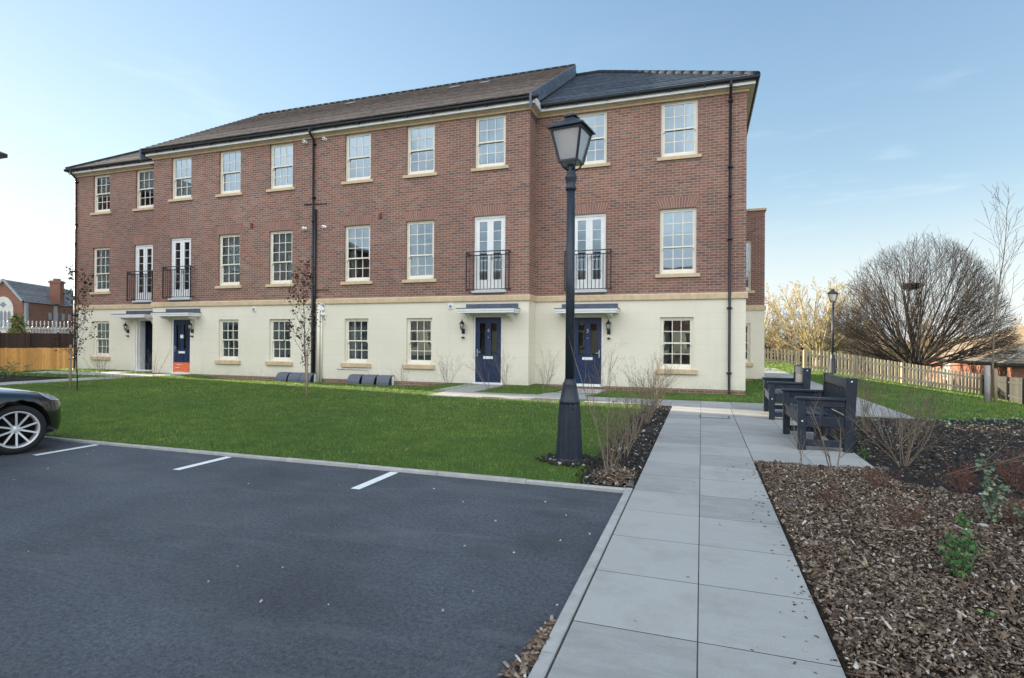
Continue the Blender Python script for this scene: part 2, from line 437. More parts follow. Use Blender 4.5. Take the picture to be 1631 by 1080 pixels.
M['leaf_dark'] = ramp_island('conifer_leaf', [(0,(.10,.125,.05)),(1,(.30,.30,.13))])
M['scrub'] = ramp_island('scrub_leaf', [(0,(.10,.075,.035)),(.6,(.19,.15,.07)),(1,(.30,.245,.12))])
def wood(name, a, b, isl=.2):
    t = NT(name); p = t.pos()
    g = t.noise(t.scalev(p, (9,9,1.0)), 4, 5, .65, dist=.5)
    c = t.mix(t.fr(g, .3, .7), a, b)
    c = t.mix(1, c, t.ramp(t.island(), [(0,(1-isl,)*3),(1,(1+isl,)*3)]), 'MULTIPLY')
    c = t.mix(t.fr(t.noise(p, 1.6, 6, .7), .55, .8, 0, .4), c, sc(a, .6))
    t.bsdf(c, .8, .25, 0, t.bump(g, .3, .004)); return t.m
M['picket'] = wood('weathered_picket', (.30,.25,.165), (.42,.36,.25))
M['fence_gold'] = wood('new_pine_board', (.42,.255,.09), (.58,.38,.17), .22)
M['fence_dark'] = wood('dark_board', (.030,.021,.019), (.055,.038,.032), .2)
M['fence_grey'] = wood('old_grey_board', (.040,.041,.037), (.065,.064,.055), .15)  # grey boards, colour darkened further to stand in for shade
M['stake'] = wood('stake_wood', (.26,.19,.115), (.38,.29,.19), .1)
M['guard'] = plain('trunk_guard', (.36,.32,.29), .7, .2, 10)
M['post_cap'] = plain('pale_post_cap', (.55,.47,.33), .8, .1)
M['wire'] = plain('galvanised_wire', (.62,.63,.64), .4, .15, 12, metal=.3)
M['palisade'] = plain('palisade_panel', (.50,.53,.55), .6, .15, 3)
M['chstone'] = plain('church_stone', (.62,.61,.57), .85, .12, 1.5)
M['chglass'] = plain('church_window', (.20,.23,.25), .3, .2)
M['pipe'] = plain('pale_pilaster', (.33,.35,.38), .7, .1)
M['shed'] = plain('shed_roof', (.36,.42,.49), .5, .08, .5)
M['terrain'] = plain('rough_ground', (.075,.075,.03), .95, .35, .4, spec=.1)
# ------------------------------------------------------------------ ground and paths
def grid_obj(name, xs, ys, dz, mat, inside=None):
    xs = np.asarray(xs, float); ys = np.asarray(ys, float)
    X, Y = np.meshgrid(xs, ys); Z = gz(X, Y) + dz
    v = np.stack([X.ravel(), Y.ravel(), Z.ravel()], 1)
    nx = len(xs); f = []
    for j in range(len(ys)-1):
        for i in range(nx-1):
            if inside is None or inside((xs[i]+xs[i+1])/2, (ys[j]+ys[j+1])/2):
                a = j*nx+i; f.append((a, a+1, a+1+nx, a+nx))
    me = bpy.data.meshes.new(name); me.from_pydata(v.tolist(), [], f)
    me.polygons.foreach_set('use_smooth', [True]*len(f)); me.update()
    bm = bmesh.new(); bm.from_mesh(me); bmesh.ops.delete(bm, geom=[q for q in bm.verts if not q.link_faces], context='VERTS'); bm.to_mesh(me); bm.free()
    return link(name, me, mat)
AR = np.arange
xs = np.concatenate([[-1600,-800,-400,-220,-150], AR(-110,-30,8), AR(-30,24,1.), AR(24,110,8), [120,160,220,400,800,1600]])
ys = np.concatenate([[-1000,-300,-120,-60], AR(-40,-4,6), AR(-4,46,1.), AR(46,130,7), [140,170,220,400,800,1600,2600]])
struct(grid_obj('ground', xs, ys, -.035, M['terrain']))
struct(grid_obj('car_park', np.linspace(-25,-.64,40), np.linspace(-12.,5.0,36), 0., M['asphalt']))
bx = sorted(set([-25.0]))
struct(grid_obj('flower_bed', np.concatenate([AR(.56,17,.5)]), AR(-3,15.5,.5), .004, M['soil'], lambda x,y: y < 12.0 or x > 3.4))
struct(grid_obj('mulch_bed', np.linspace(.56,6.0,24), AR(-3,6.71,.3), .009, M['mulch'], lambda x,y: y < (6.7 if x < 1.75 else 6.25 + .3*math.sin(x*2) - .12*(x-1.75))))
struct(grid_obj('flower_bed', np.linspace(-1.16,-.575,7), np.linspace(5.07,11.98,22), .012, M['soil']))
def in_lawn(x, y):
    if x < -18.25 or y < 5.08: return False
    if y < 11.95: return x < -1.05+.06*math.sin(y*3)
    if x < -6.3: return y < 15.78
    return False
struct(grid_obj('lawn', AR(-18.3,-.9,.3), AR(5.06,15.9,.3), .012, M['turf'], in_lawn))
def in_strip(x, y):
    if -5.55 < x < -3.85 and 13.2 < y < 16.5: return True
    if -2.65 < x < 2.2 and 13.2 < y < 23: return True
    return False
struct(grid_obj('lawn_strip', AR(-5.7,2.3,.25), AR(13.2,23,.25), .012, M['turf'], in_strip))
def redge(x): return 11.9 + .35*math.sin(x*1.3+.4) + .035*(x-3.7)**2
def in_right(x, y): return x > 3.62 and y > redge(x)
struct(grid_obj('lawn_slope', np.concatenate([AR(3.6,16,.3), AR(16,40,4)]), AR(11.4,45,.3), .012, M['turf'], in_right))
def in_left(x, y):
    if -21.0 < x < -19.3 and y > 15.02: return True
    if x < -22.1 and y > 15.02: return True
    if x < -18.2 and 12.9 < y < 13.9: return True
    return False
struct(grid_obj('lawn_patch', AR(-36,-17,.4), AR(12.5,24,.3), .012, M['turf'], in_left))
struct(grid_obj('lawn_far', AR(-3,14,1), AR(26,46,1), .006, M['turf'], lambda x,y: x<4.2 or y>28))
struct(grid_obj('flower_bed', AR(-36,-19.55,.5), AR(5.1,13.,.5), .014, M['soil']))

# paving: real slabs with open joints over a sand bed
def paving(name, x0, x1, y0, y1, sx, sy, ox=0, oy=0, jit=True):
    m = MB(); g = .006; gy = .008
    xs_ = [x0]; 
    k = math.floor((x0-ox)/sx)+1
    while ox+k*sx < x1-.02:
        if ox+k*sx > x0+.02: xs_.append(ox+k*sx)
        k += 1
    xs_.append(x1)
    ys_ = [y0]; k = math.floor((y0-oy)/sy)+1
    while oy+k*sy < y1-.02:
        if oy+k*sy > y0+.02: ys_.append(oy+k*sy)
        k += 1
    ys_.append(y1)
    for i in range(len(xs_)-1):
        for j in range(len(ys_)-1):
            a, b, c, d = xs_[i]+g/2, xs_[i+1]-g/2, ys_[j]+gy/2, ys_[j+1]-gy/2
            e = [rng.uniform(-.0003,.0003) for _ in range(4)]
            zs = [g1(a,c)+.026+e[0], g1(b,c)+.026+e[1], g1(b,d)+.026+e[2], g1(a,d)+.026+e[3]]
            z0 = min(zs)-.05
            ch = .0008
            m.hexa([(a,c,z0),(b,c,z0),(b,d,z0),(a,d,z0),(a,c,zs[0]-ch),(b,c,zs[1]-ch),(b,d,zs[2]-ch),(a,d,zs[3]-ch)])
            m.hexa([(a,c,zs[0]-ch),(b,c,zs[1]-ch),(b,d,zs[2]-ch),(a,d,zs[3]-ch),(a+ch,c+ch,zs[0]),(b-ch,c+ch,zs[1]),(b-ch,d-ch,zs[2]),(a+ch,d-ch,zs[3])])
            # drop the hidden bottom and shared faces of the chamfer block
    o = m.build(name, M['slab'], off=((x0+x1)/2, y0, g1((x0+x1)/2, y0)))
    s2 = MB(); n = max(1, int((y1-y0)/.6))
    for j in range(n):
        a = y0+(y1-y0)*j/n; b = y0+(y1-y0)*(j+1)/n
        s2.quad((x0+.003,a,g1(x0,a)+.0250),(x1-.003,a,g1(x1,a)+.0250),(x1-.003,b,g1(x1,b)+.0250),(x0+.003,b,g1(x0,b)+.0250))
    struct(s2.build('joint_bed', M['joint'], off=((x0+x1)/2, y0, 0)))
    return struct(o)
paving('path', -.572, .552, -2.4, 11.98, .564, .62, -.01, 2.59)
paving('path', .555, 1.755, 6.74, 11.98, .6, .6, .555, 6.74)
paving('path', -6.3, 1.755, 11.985, 13.2, .61, .61, -.01, 11.98)
paving('path', 1.76, 3.62, 11.7, 13.2, .62, .6, 1.76, 11.98)
paving('path', 2.22, 3.62, 13.205, 32, .7, .6, 2.22, 13.2)
paving('path', -6.78, -5.58, 13.205, 15.72, .6, .6, -6.78, 13.2)
paving('path', -3.83, -2.67, 13.205, 16.42, .58, .6, -3.83, 13.2)
paving('path', -19.5, -18.28, 5.1, 13.88, .61, .61, -19.5, 5.1)
paving('path', -24.6, -18.1, 13.885, 15.0, .61, .56, -24, 13.88)
paving('path', -19.25, -18.1, 15.005, 15.72, .6, .6, -19.25, 15)
paving('path', -22.0, -21.0, 15.005, 16.42, .5, .6, -22, 15)

def kerb(x0, y0, x1, y1, w, h, seg=.915):
    m = MB(); L = math.hypot(x1-x0, y1-y0); n = max(1, round(L/seg)); dx, dy = (x1-x0)/L, (y1-y0)/L; nx, ny = -dy*w/2, dx*w/2
    for i in range(n):
        a = i*L/n+.003; b = (i+1)*L/n-.003; o = rng.uniform(-.003,.003)
        p = [(x0+dx*t, y0+dy*t) for t in (a, b)]; c = .006
        z = .0+h+o
        base = [(p[0][0]-nx,p[0][1]-ny),(p[0][0]+nx,p[0][1]+ny),(p[1][0]+nx,p[1][1]+ny),(p[1][0]-nx,p[1][1]-ny)]
        k = (w/2-c)/(w/2)
        top = [(p[0][0]-nx*k,p[0][1]-ny*k),(p[0][0]+nx*k,p[0][1]+ny*k),(p[1][0]+nx*k,p[1][1]+ny*k),(p[1][0]-nx*k,p[1][1]-ny*k)]
        m.hexa([(*q,-.08) for q in base]+[(*q,z-c) for q in base]); m.hexa([(*q,z-c) for q in base]+[(*q,z) for q in top])
    return struct(m.build('kerb', M['kerb'], off=(x0,y0,0)))
kerb(-22, 4.86, -.64, 5.05, .06, .032)
kerb(-.612, -2.4, -.612, 5.09, .062, .030)
def bay(x, y0, y1):
    m = MB(); w = .047
    for i in range(6):
        a = y0+(y1-y0)*i/6; b = y0+(y1-y0)*(i+1)/6
        m.quad((x-w,a,.0045),(x+w,a,.0045),(x+w,b,.0045),(x-w,b,.0045))
    struct(m.build('bay_marking', M['line'], off=(x,y0,0)))
bay(-2.955, 4.28, 4.965); bay(-5.1, 4.27, 4.95); bay(-7.22, 4.24, 4.93)

# ------------------------------------------------------------------ scattered ground stuff (numpy)
def np_mesh(name, V, F, mat, off=(0,0,0)):
    """V (n,3); F (m,k) equal-sized faces"""
    me = bpy.data.meshes.new(name); V = V - np.asarray(off)
    me.vertices.add(len(V)); me.vertices.foreach_set('co', V.astype(np.float32).ravel())
    k = F.shape[1]
    me.loops.add(F.size); me.loops.foreach_set('vertex_index', F.astype(np.int32).ravel())
    me.polygons.add(len(F)); me.polygons.foreach_set('loop_start', np.arange(0, F.size, k, dtype=np.int32))
    try: me.polygons.foreach_set('loop_total', np.full(len(F), k, np.int32))
    except Exception: pass
    me.update(calc_edges=True); me.validate()
    return link(name, me, mat, None, off)
def vec_in(fn, X, Y):
    return np.fromiter((fn(a, b) for a, b in zip(X, Y)), bool, len(X))
def grass(name, label_region, x0, x1, y0, y1, inside, dens, h, w, base=.012):
    n = int((x1-x0)*(y1-y0)*dens)
    X = nr.uniform(x0, x1, n); Y = nr.uniform(y0, y1, n)
    k = vec_in(inside, X, Y); X, Y = X[k], Y[k]; n = len(X)
    Z = gz(X, Y)+base
    cl = .5+.25*(np.sin(X*5.1+Y*2.3)+np.sin(Y*6.7-X*3.1+1)) * .5+.25*(np.sin(X*1.3-Y*.9)+np.sin(Y*1.9+X*.7))*.5
    a = nr.uniform(0, 2*math.pi, n); hh = h*nr.uniform(.45, 1.25, n)*(.72+.6*cl); hh[nr.uniform(0,1,n) > .975] *= 1.6; ww = w*nr.uniform(.7,1.3,n); la = nr.uniform(0, 2*math.pi, n); ln = hh*nr.uniform(.1,.8,n)
    dx, dy = np.cos(a)*ww/2, np.sin(a)*ww/2
    V = np.empty((n,3,3))
    V[:,0] = np.stack([X-dx,Y-dy,Z],1); V[:,1] = np.stack([X+dx,Y+dy,Z],1)
    V[:,2] = np.stack([X+np.cos(la)*ln,Y+np.sin(la)*ln,Z+hh],1)
    return V.reshape(-1,3)
def grass_obj(name, parts):
    V = np.concatenate(parts); o = np_mesh(name, V, np.arange(len(V)).reshape(-1,3), M['blade'])
    return struct(o, 'stuff')
def lawn_edge(x, y): return in_lawn(x, y) and not (math.hypot(x+1.37, (y-6.1)) < .30)
P = [grass('g','',-18.3,-.95,5.06,7.2,lawn_edge,1900,.034,.0065), grass('g','',-18.3,-.95,7.2,10,lawn_edge,950,.036,.010),
     grass('g','',-18.3,-.95,10,15.8,lawn_edge,480,.040,.016)]
P.append(grass('g','',-18.2,-1.0,5.075,5.14,lambda x,y:True,2600,.04,.006))
o = grass_obj('grass', P); tag(o, 'short green grass covering the front lawn between car park and building', 'grass', kind='stuff')
o = grass_obj('grass', [grass('g','',-5.6,2.25,13.2,22.8,in_strip,420,.045,.016)]); tag(o, 'narrow strip of grass along the foot of the wall', 'grass', kind='stuff')
o = grass_obj('grass', [grass('g','',3.6,13,11.4,20,in_right,420,.038,.016), grass('g','',3.6,16,20,33,in_right,130,.045,.03)])
tag(o, 'bright green grass sloping down to the picket fence', 'grass', kind='stuff')
o = grass_obj('grass', [grass('g','',-34,-18,12.5,20,in_left,160,.06,.03)]); tag(o, 'grass patches by the left hand doors', 'grass', kind='stuff')
o = grass_obj('grass', [grass('g','',-3,5.5,28,42,lambda x,y: x<4 or y>29.5,60,.05,.05)]); tag(o, 'sunlit far grass beyond the building corner', 'grass', kind='stuff')

def flakes(n, X, Y, Z, L, W, T, tilt):
    a = nr.uniform(0, 2*math.pi, n)
    d = np.stack([np.cos(a), np.sin(a), np.tan(nr.normal(0, tilt, n).clip(-1.1,1.1))],1); d /= np.linalg.norm(d, axis=1)[:,None]
    s = np.stack([-np.sin(a), np.cos(a), np.tan(nr.normal(0, tilt*.8, n).clip(-1.1,1.1))],1); s /= np.linalg.norm(s, axis=1)[:,None]
    u = np.cross(d, s)
    c = np.stack([X,Y,Z],1)
    L = L[:,None]/2; W = W[:,None]/2; T = T[:,None]/2
    k = nr.uniform(.35,.9,n)[:,None]
    pts = [c-d*L-s*W*k-u*T, c+d*L*.9-s*W-u*T, c+d*L+s*W*k-u*T, c-d*L*.9+s*W-u*T,
           c-d*L*.95-s*W*k+u*T, c+d*L*.85-s*W*.9+u*T, c+d*L*.95+s*W*k+u*T, c-d*L*.85+s*W*.9+u*T]
    V = np.stack(pts, 1).reshape(-1,3)
    b = np.arange(n)[:,None]*8
    F = np.concatenate([b+np.array(f) for f in ((0,3,2,1),(4,5,6,7),(0,1,5,4),(1,2,6,5),(2,3,7,6),(3,0,4,7))])
    return V, F
def chip_z(X, Y):
    return gz(X,Y)+.012+.03*np.abs(np.sin(X*2.3+Y)*np.sin(Y*1.9-X*.7))
def in_chips(x, y):
    if x < .562: return False
    lim = 6.75 if x < 1.75 else 6.3 + .35*math.sin(x*2) - .12*(x-1.75)
    if y > lim: return False
    if x < .62 and rng.random() < .4: return False
    return True
n = 150000
X = .57+nr.uniform(0,1,n)**1.15*5.4; Y = 1.1+nr.uniform(0,1,n)**1.4*5.75
k = vec_in(in_chips, X, Y); X, Y = X[k], Y[k]; n = len(X)
L = nr.lognormal(math.log(.0145), .62, n).clip(.005,.085); W = (L*nr.uniform(.25,.95,n)).clip(.004,.022)
V, F = flakes(n, X, Y, chip_z(X,Y)+nr.uniform(0,.022,n), L, W, nr.uniform(.002,.007,n), .5)
ns = 150; Ys0 = nr.uniform(1.3,6.7,ns); Xs = .556-np.abs(nr.normal(0,.045,ns))*(1+2.5*np.sin(Ys0*1.7)**2); Ys = Ys0; Ls = nr.uniform(.006,.022,ns)
V9, F9 = flakes(ns, Xs, Ys, gz(Xs,Ys)+.0275+Ls*.08, Ls, Ls*.5, Ls*.15, .1); F = np.concatenate([F, F9+len(V)]); V = np.concatenate([V, V9])
o = struct(np_mesh('wood_chips', V, F, M['chips'], (1.5,3,0)), 'stuff'); tag(o, 'brown wood chip mulch beside the paved path', 'mulch', kind='stuff')
# sparse chips over the darker soil, crumbs
n = 26000
X = nr.uniform(.58, 9, n); Y = nr.uniform(3, 13.5, n)
k = vec_in(lambda x,y: (x > 1.77 or y < 6.7) and (y < 11.68 or (x > 3.65 and y < redge(x)+.05)), X, Y); X, Y = X[k], Y[k]; n = len(X)
r = nr.lognormal(math.log(.016), .55, n).clip(.006,.07)
V, F = flakes(n, X, Y, gz(X,Y)+.004+r*.15, r, r*.8, r*.7, .5)
o = struct(np_mesh('soil_crumbs', V, F, M['stones'], (4,8,0)), 'stuff'); tag(o, 'dark crumbly soil with pale stones behind the benches', 'soil', kind='stuff')
n = 3500
X = nr.uniform(1.8, 6.5, n); Y = nr.uniform(6.2, 11.5, n); L = nr.uniform(.015,.05,n)
V, F = flakes(n, X, Y, gz(X,Y)+.018, L, L*.3, L*0+.004, .3)
n2 = 7500; X2 = nr.uniform(-1.12,-.585,n2); Y2 = nr.uniform(5.12,11.95,n2); r2 = nr.lognormal(math.log(.016),.5,n2).clip(.006,.06)
Va, Fa = flakes(n2, X2, Y2, gz(X2,Y2)+.012+r2*.2, r2, r2*.7, r2*.6, .5)
o = struct(np_mesh('wood_chips', V, F, M['chips'], (4,8,0)), 'stuff'); tag(o, 'thin scatter of chips on the dark soil behind the benches', 'mulch', kind='stuff')
o = struct(np_mesh('soil_crumbs', Va, Fa, M['stones'], (-.9,8,0)), 'stuff'); tag(o, 'dark soil in the narrow bed between lawn and path', 'soil', kind='stuff')
n = 900; X = nr.normal(-.80,.10,n); Y = nr.normal(5.45,.17,n); k=(X>-1.05)&(X<-.6)&(Y>5.12); X,Y=X[k],Y[k]; n=len(X); L = nr.uniform(.02,.06,n)
V, F = flakes(n, X, Y, .03+.07*np.exp(-((X+.8)**2/.02+(Y-5.45)**2/.05))*nr.uniform(0,1,n), L, L*.35, L*0+.004, .4)
o = struct(np_mesh('wood_chips', V, F, M['chips'], (-.8,5.4,0)), 'stuff'); tag(o, 'small heap of wood chips at the corner of the narrow bed', 'mulch', kind='stuff')
n = 620; Y = nr.uniform(1.6,2.55,n); X = -.655-np.abs(nr.normal(0,.055,n))*(2.75-Y); L = nr.uniform(.02,.055,n)
V, F = flakes(n, X, Y, .006+nr.uniform(0,.03,n), L, L*.4, L*0+.005, .3)
o = struct(np_mesh('wood_chips', V, F, M['chips'], (-.7,2,0)), 'stuff'); tag(o, 'wood chips spilled along the kerb on the asphalt', 'mulch', kind='stuff')
n = 34; X = nr.uniform(-9,-.7,n); Y = nr.uniform(1.6,4.85,n); L = nr.lognormal(math.log(.009),.5,n).clip(.004,.04)
V, F = flakes(n, X, Y, .004+L*.15, L, L*.7, L*.4, .2)
n2 = 10; X2 = nr.uniform(-1.5,-.68,n2); Y2 = nr.uniform(2.2,4.6,n2); L2 = nr.uniform(.006,.018,n2)
V2, F2 = flakes(n2, X2, Y2, .004+L2*.15, L2, L2*.7, L2*.5, .2)
o = struct(np_mesh('grit', np.concatenate([V,V2]), np.concatenate([F,F2+len(V)]), M['litter'], (-4,3,0)), 'stuff'); tag(o, 'pale bits of grit scattered on the asphalt', 'grit', kind='stuff')

n = 170; X = nr.uniform(-17.5,-1.2,n); Y = 5.1+nr.uniform(0,1,n)**1.5*8; k = vec_in(in_lawn, X, Y); X,Y = X[k],Y[k]; n = len(X); L = nr.uniform(.02,.05,n)
V, F = flakes(n, X, Y, gz(X,Y)+.03+nr.uniform(0,.01,n), L, L*.6, L*0+.003, .4)
o = struct(np_mesh('fallen_leaves', V, F, M['leaf_fallen'], (-8,8,0)), 'stuff'); tag(o, 'few fallen brown leaves scattered over the lawn', 'leaves', kind='stuff')
# ------------------------------------------------------------------ the apartment building
YM, YW = 15.75, 16.45          # facade planes of the main block and of the two wings
XL, XA, XB, XR = -25.5, -20.07, -4.87, 1.14
YB = 26.9
ZS0, ZS1 = 2.56, 2.74          # string course
ZC0, ZC1 = 8.24, 8.36          # cornice
B = thing('apartment_building', 'long three storey red brick block with cream painted ground floor and sash windows', 'apartment building', ((XA+XB)/2, YM, 0))

def wall_open(mb, ax, c, u0, u1, z0, z1, ops, depth=.13, out=-1):
    """wall in plane y=c (ax 'x', u is x) or x=c (ax 'y', u is y); ops are (u0,u1,z0,z1); reveals go inwards"""
    ops = [o for o in ops if o[1] > u0 and o[0] < u1]
    us = sorted({u0, u1, *[q for o in ops for q in o[:2]]}); zs = sorted({z0, z1, *[q for o in ops for q in o[2:]]})
    us = [u for u in us if u0 <= u <= u1]; zs = [z for z in zs if z0 <= z <= z1]
    def P(u, z, d=0): return (u, c - out*d, z) if ax == 'x' else (c - out*d, u, z)
    for i in range(len(us)-1):
        for j in range(len(zs)-1):
            m = ((us[i]+us[i+1])/2, (zs[j]+zs[j+1])/2)
            if any(o[0] < m[0] < o[1] and o[2] < m[1] < o[3] for o in ops): continue
            mb.quad(P(us[i],zs[j]), P(us[i+1],zs[j]), P(us[i+1],zs[j+1]), P(us[i],zs[j+1]))
    for a, b, s, t in ops:
        s_ = max(s, z0); t_ = min(t, z1)
        if t_ <= s_: continue
        mb.quad(P(a,s_), P(a,t_), P(a,t_,depth), P(a,s_,depth)); mb.quad(P(b,s_), P(b,s_,depth), P(b,t_,depth), P(b,t_))
        if t <= z1: mb.quad(P(a,t), P(b,t), P(b,t,depth), P(a,t,depth))
        if s >= z0: mb.quad(P(a,s), P(a,s,depth), P(b,s,depth), P(b,s))

# columns: (x, wall y)
W1, WT, WG = 1.0, 1.0, .92
COL = [-18.66, -16.31, -14.0, -10.86, -8.52, -6.14]
TOPS = [(x, YM) for x in COL] + [(-23.95, YW), (-21.47, YW), (-3.2, YW), (-.64, YW)]
MIDW = [(x, YM) for x in COL[1:5]] + [(-23.94, YW), (-.66, YW)]
FREN = [(COL[0], YM), (COL[5], YM), (-21.49, YW), (-3.22, YW)]
GRDW = [(x, YM) for x in COL[1:5]] + [(-23.89, YW), (-.68, YW)]
DOOR = [(-18.62, YM), (-6.18, YM), (-21.43, YW), (-3.25, YW)]
TOPZ, MIDZ, FREZ, GRDZ, DOOZ = (6.66, 8.25), (3.30, 5.17), (2.88, 5.18), (.58, 2.06), (.03, 2.12)
def ops_for(y):
    brick = [(x-WT/2,x+WT/2,*TOPZ) for x, yy in TOPS if yy==y] + [(x-W1/2,x+W1/2,*MIDZ) for x, yy in MIDW if yy==y] + [(x-.51,x+.51,*FREZ) for x, yy in FREN if yy==y]
    rend = [(x-WG/2,x+WG/2,*GRDZ) for x, yy in GRDW if yy==y] + [(x-.475,x+.475,-.4,DOOZ[1]) for x, yy in DOOR if yy==y]
    return brick, rend
bw, rw, pw = MB(), MB(), MB()
b1, r1 = ops_for(YM); b2, r2 = ops_for(YW)
wall_open(bw, 'x', YM, XA, XB, ZS1-.03, ZC0+.3, b1)
wall_open(bw, 'x', YW, XL, XA, ZS1-.03, ZC0+.3, b2)
wall_open(bw, 'x', YW, XB, XR, ZS1-.03, ZC0+.3, b2)
bw.quad((XA,YM,ZS1-.03),(XA,YM,ZC0+.3),(XA,YW,ZC0+.3),(XA,YW,ZS1-.03))
bw.quad((XB,YM,ZS1-.03),(XB,YW,ZS1-.03),(XB,YW,ZC0+.3),(XB,YM,ZC0+.3))
bw.quad((XR,YW,ZS1-.03),(XR,YB,ZS1-.03),(XR,YB,ZC0+.3),(XR,YW,ZC0+.3))
bw.quad((XL,YW,ZS1-.03),(XL,YW,ZC0+.3),(XL,YB,ZC0+.3),(XL,YB,ZS1-.03))
bw.quad((XL,YB,ZS1-.03),(XL,YB,ZC0+.3),(XR,YB,ZC0+.3),(XR,YB,ZS1-.03))
bw.build('brick_wall', M['brick'], B, recalc=False)
wall_open(rw, 'x', YM, XA, XB, .03, ZS0+.04, r1)
wall_open(rw, 'x', YW, XL, XA, .03, ZS0+.04, r2)
wall_open(rw, 'x', YW, XB, XR, .03, ZS0+.04, r2)
rw.quad((XB,YM,.03),(XB,YW,.03),(XB,YW,ZS0+.04),(XB,YM,ZS0+.04)); rw.quad((XA,YM,.03),(XA,YM,ZS0+.04),(XA,YW,ZS0+.04),(XA,YW,.03))
rw.quad((XR,YW,.03),(XR,YB,.03),(XR,YB,ZS0+.04),(XR,YW,ZS0+.04)); rw.quad((XL,YW,.03),(XL,YW,ZS0+.04),(XL,YB,ZS0+.04),(XL,YB,.03))
rw.quad((XL,YB,.03),(XL,YB,ZS0+.04),(XR,YB,ZS0+.04),(XR,YB,.03))
rw.build('ground_floor_wall', M['render'], B, recalc=False)
# brick plinth, 12 mm behind the render line
def plinth(m, pts):
    for (x0,y0),(x1,y1) in zip(pts, pts[1:]): m.quad((x0,y0,-.5),(x1,y1,-.5),(x1,y1,.032),(x0,y0,.032))
e = .012
plinth(pw, [(XL+e,YB-e),(XL+e,YW+e),(XA+e,YW+e),(XA+e,YM+e),(XB-e,YM+e),(XB-e,YW+e),(XR-e,YW+e),(XR-e,YB-e)])
pw.build('plinth', M['brick'], B, recalc=False)

def run_profile(m, prof, path, closed=False):
    """sweep a profile of (outward, z) along an axis-aligned plan path (outward = right of travel), mitred"""
    n = len(path); offs = []
    def nrm(a, b):
        d = Vector((b[0]-a[0], b[1]-a[1])).normalized(); return Vector((d.y, -d.x))
    for i, p in enumerate(path):
        if i == 0: v = nrm(path[0], path[1])
        elif i == n-1: v = nrm(path[-2], path[-1])
        else:
            a = nrm(path[i-1], p); b = nrm(p, path[i+1]); v = (a+b)/(1+a.dot(b))
        offs.append(v)
    base = len(m.v); k = len(prof)
    for p, v in zip(path, offs):
        for o, z in prof: m.v.append((p[0]+v.x*o, p[1]+v.y*o, z))
    for i in range(n-1):
        for j in range(k):
            a = base+i*k+j; b = base+i*k+(j+1)%k
            m.f.append((a, a+k, b+k, b)); m.sm.append(False)
    m.f.append(tuple(base+j for j in range(k))); m.sm.append(False)
    m.f.append(tuple(base+(n-1)*k+j for j in reversed(range(k)))); m.sm.append(False)
PATH = [(XL,YB),(XL,YW),(XA,YW),(XA,YM),(XB,YM),(XB,YW),(XR,YW),(XR,YB)]
m = MB(); run_profile(m, [(-.02,ZS0),(.045,ZS0),(.05,ZS0+.02),(.05,ZS1-.035),(.03,ZS1),(-.02,ZS1)], PATH); m.build('string_course', M['stone'], B)
m = MB(); run_profile(m, [(-.02,ZC0),(.035,ZC0),(.05,ZC0+.04),(.08,ZC0+.065),(.105,ZC0+.075),(.105,ZC0+.11),(-.02,ZC0+.11)], PATH); m.build('cornice', M['stone'], B)
m = MB(); run_profile(m, [(-.02,ZC0+.113),(.20,ZC0+.113),(.20,ZC0+.33),(-.02,ZC0+.33)], PATH); m.build('fascia', M['white'], B)
ZG = ZC0+.212
m = MB()
gut = [(.203+.055*(1-math.cos(t)), ZG+.06-.075*math.sin(t)) for t in [math.pi*i/8 for i in range(9)]] + [(.305,ZG+.075),(.203,ZG+.075)]
for seg in (PATH[0:3], PATH[3:5], PATH[5:8]):
    pth = list(seg)
    if seg[0]==PATH[3]: pth = [(XA-.32,YM),(XB+.32,YM)]
    run_profile(m, gut, pth)
m.build('gutter', M['black'], B)
m = MB(); m.box(-.012,.012,-.325,-.19,-.03,0); gb = m.mesh('gutter_bracket'); gb.materials.append(M['black'])
for x0, x1, y in ((XL,XA,YW),(XA,XB,YM),(XB,XR,YW)):
    for i in range(int((x1-x0)/.9)):
        o = bpy.data.objects.new('gutter_bracket', gb); C.objects.link(o); o.parent = B; o.location = Vector((x0+.4+i*.9, y, ZG))-B.location

# ---- roofs built course by course
def roof_slope(m, e0, e1, r0, r1, n, lip=.026, over=.03):
    """eave line e0->e1, ridge line r0->r1 (3-D); n overlapping courses"""
    e0, e1, r0, r1 = map(Vector, (e0,e1,r0,r1))
    nn = (e1-e0).cross(r0-e0 if (r0-e0).length > .01 else r1-e0).normalized()
    if nn.z < 0: nn = -nn
    dn = (r0-e0)/n
    for i in range(n):
        t0 = i/n; t1 = (i+1)/n
        a = e0.lerp(r0, t0); b = e1.lerp(r1, t0); c = e1.lerp(r1, t1); d = e0.lerp(r0, t1)
        up = nn*lip*rng.uniform(.85,1.15)
        m.quad(a+up, b+up, c+nn*.002, d+nn*.002)          # tile face
        s_ = dn.normalized()*.010; s2_ = ((r1-e1)/n).normalized()*.010
        m.quad(a-nn*.01+s_, b-nn*.01+s2_, b+up, a+up)            # undercut lip
EO = .30    # eave overhang
ze = ZC0+.345; slope = (12.17-8.55)/(21.36-15.42)
zr = ze + slope*(21.36-(YM-EO))
yr = 21.36
m = MB()
x0, x1 = XA-.33, XB+.10
roof_slope(m, (x0,YM-EO,ze),(x1,YM-EO,ze),(x0,yr,zr),(x1,yr,zr), 24)
yb = 2*yr-(YM-EO)
roof_slope(m, (x1,yb,ze),(x0,yb,ze),(x1,yr,zr),(x0,yr,zr), 24)
main_roof = m.build('main_roof', M['tile_brown'], B, recalc=False)
m = MB()   # underside / soffit and gable cheeks
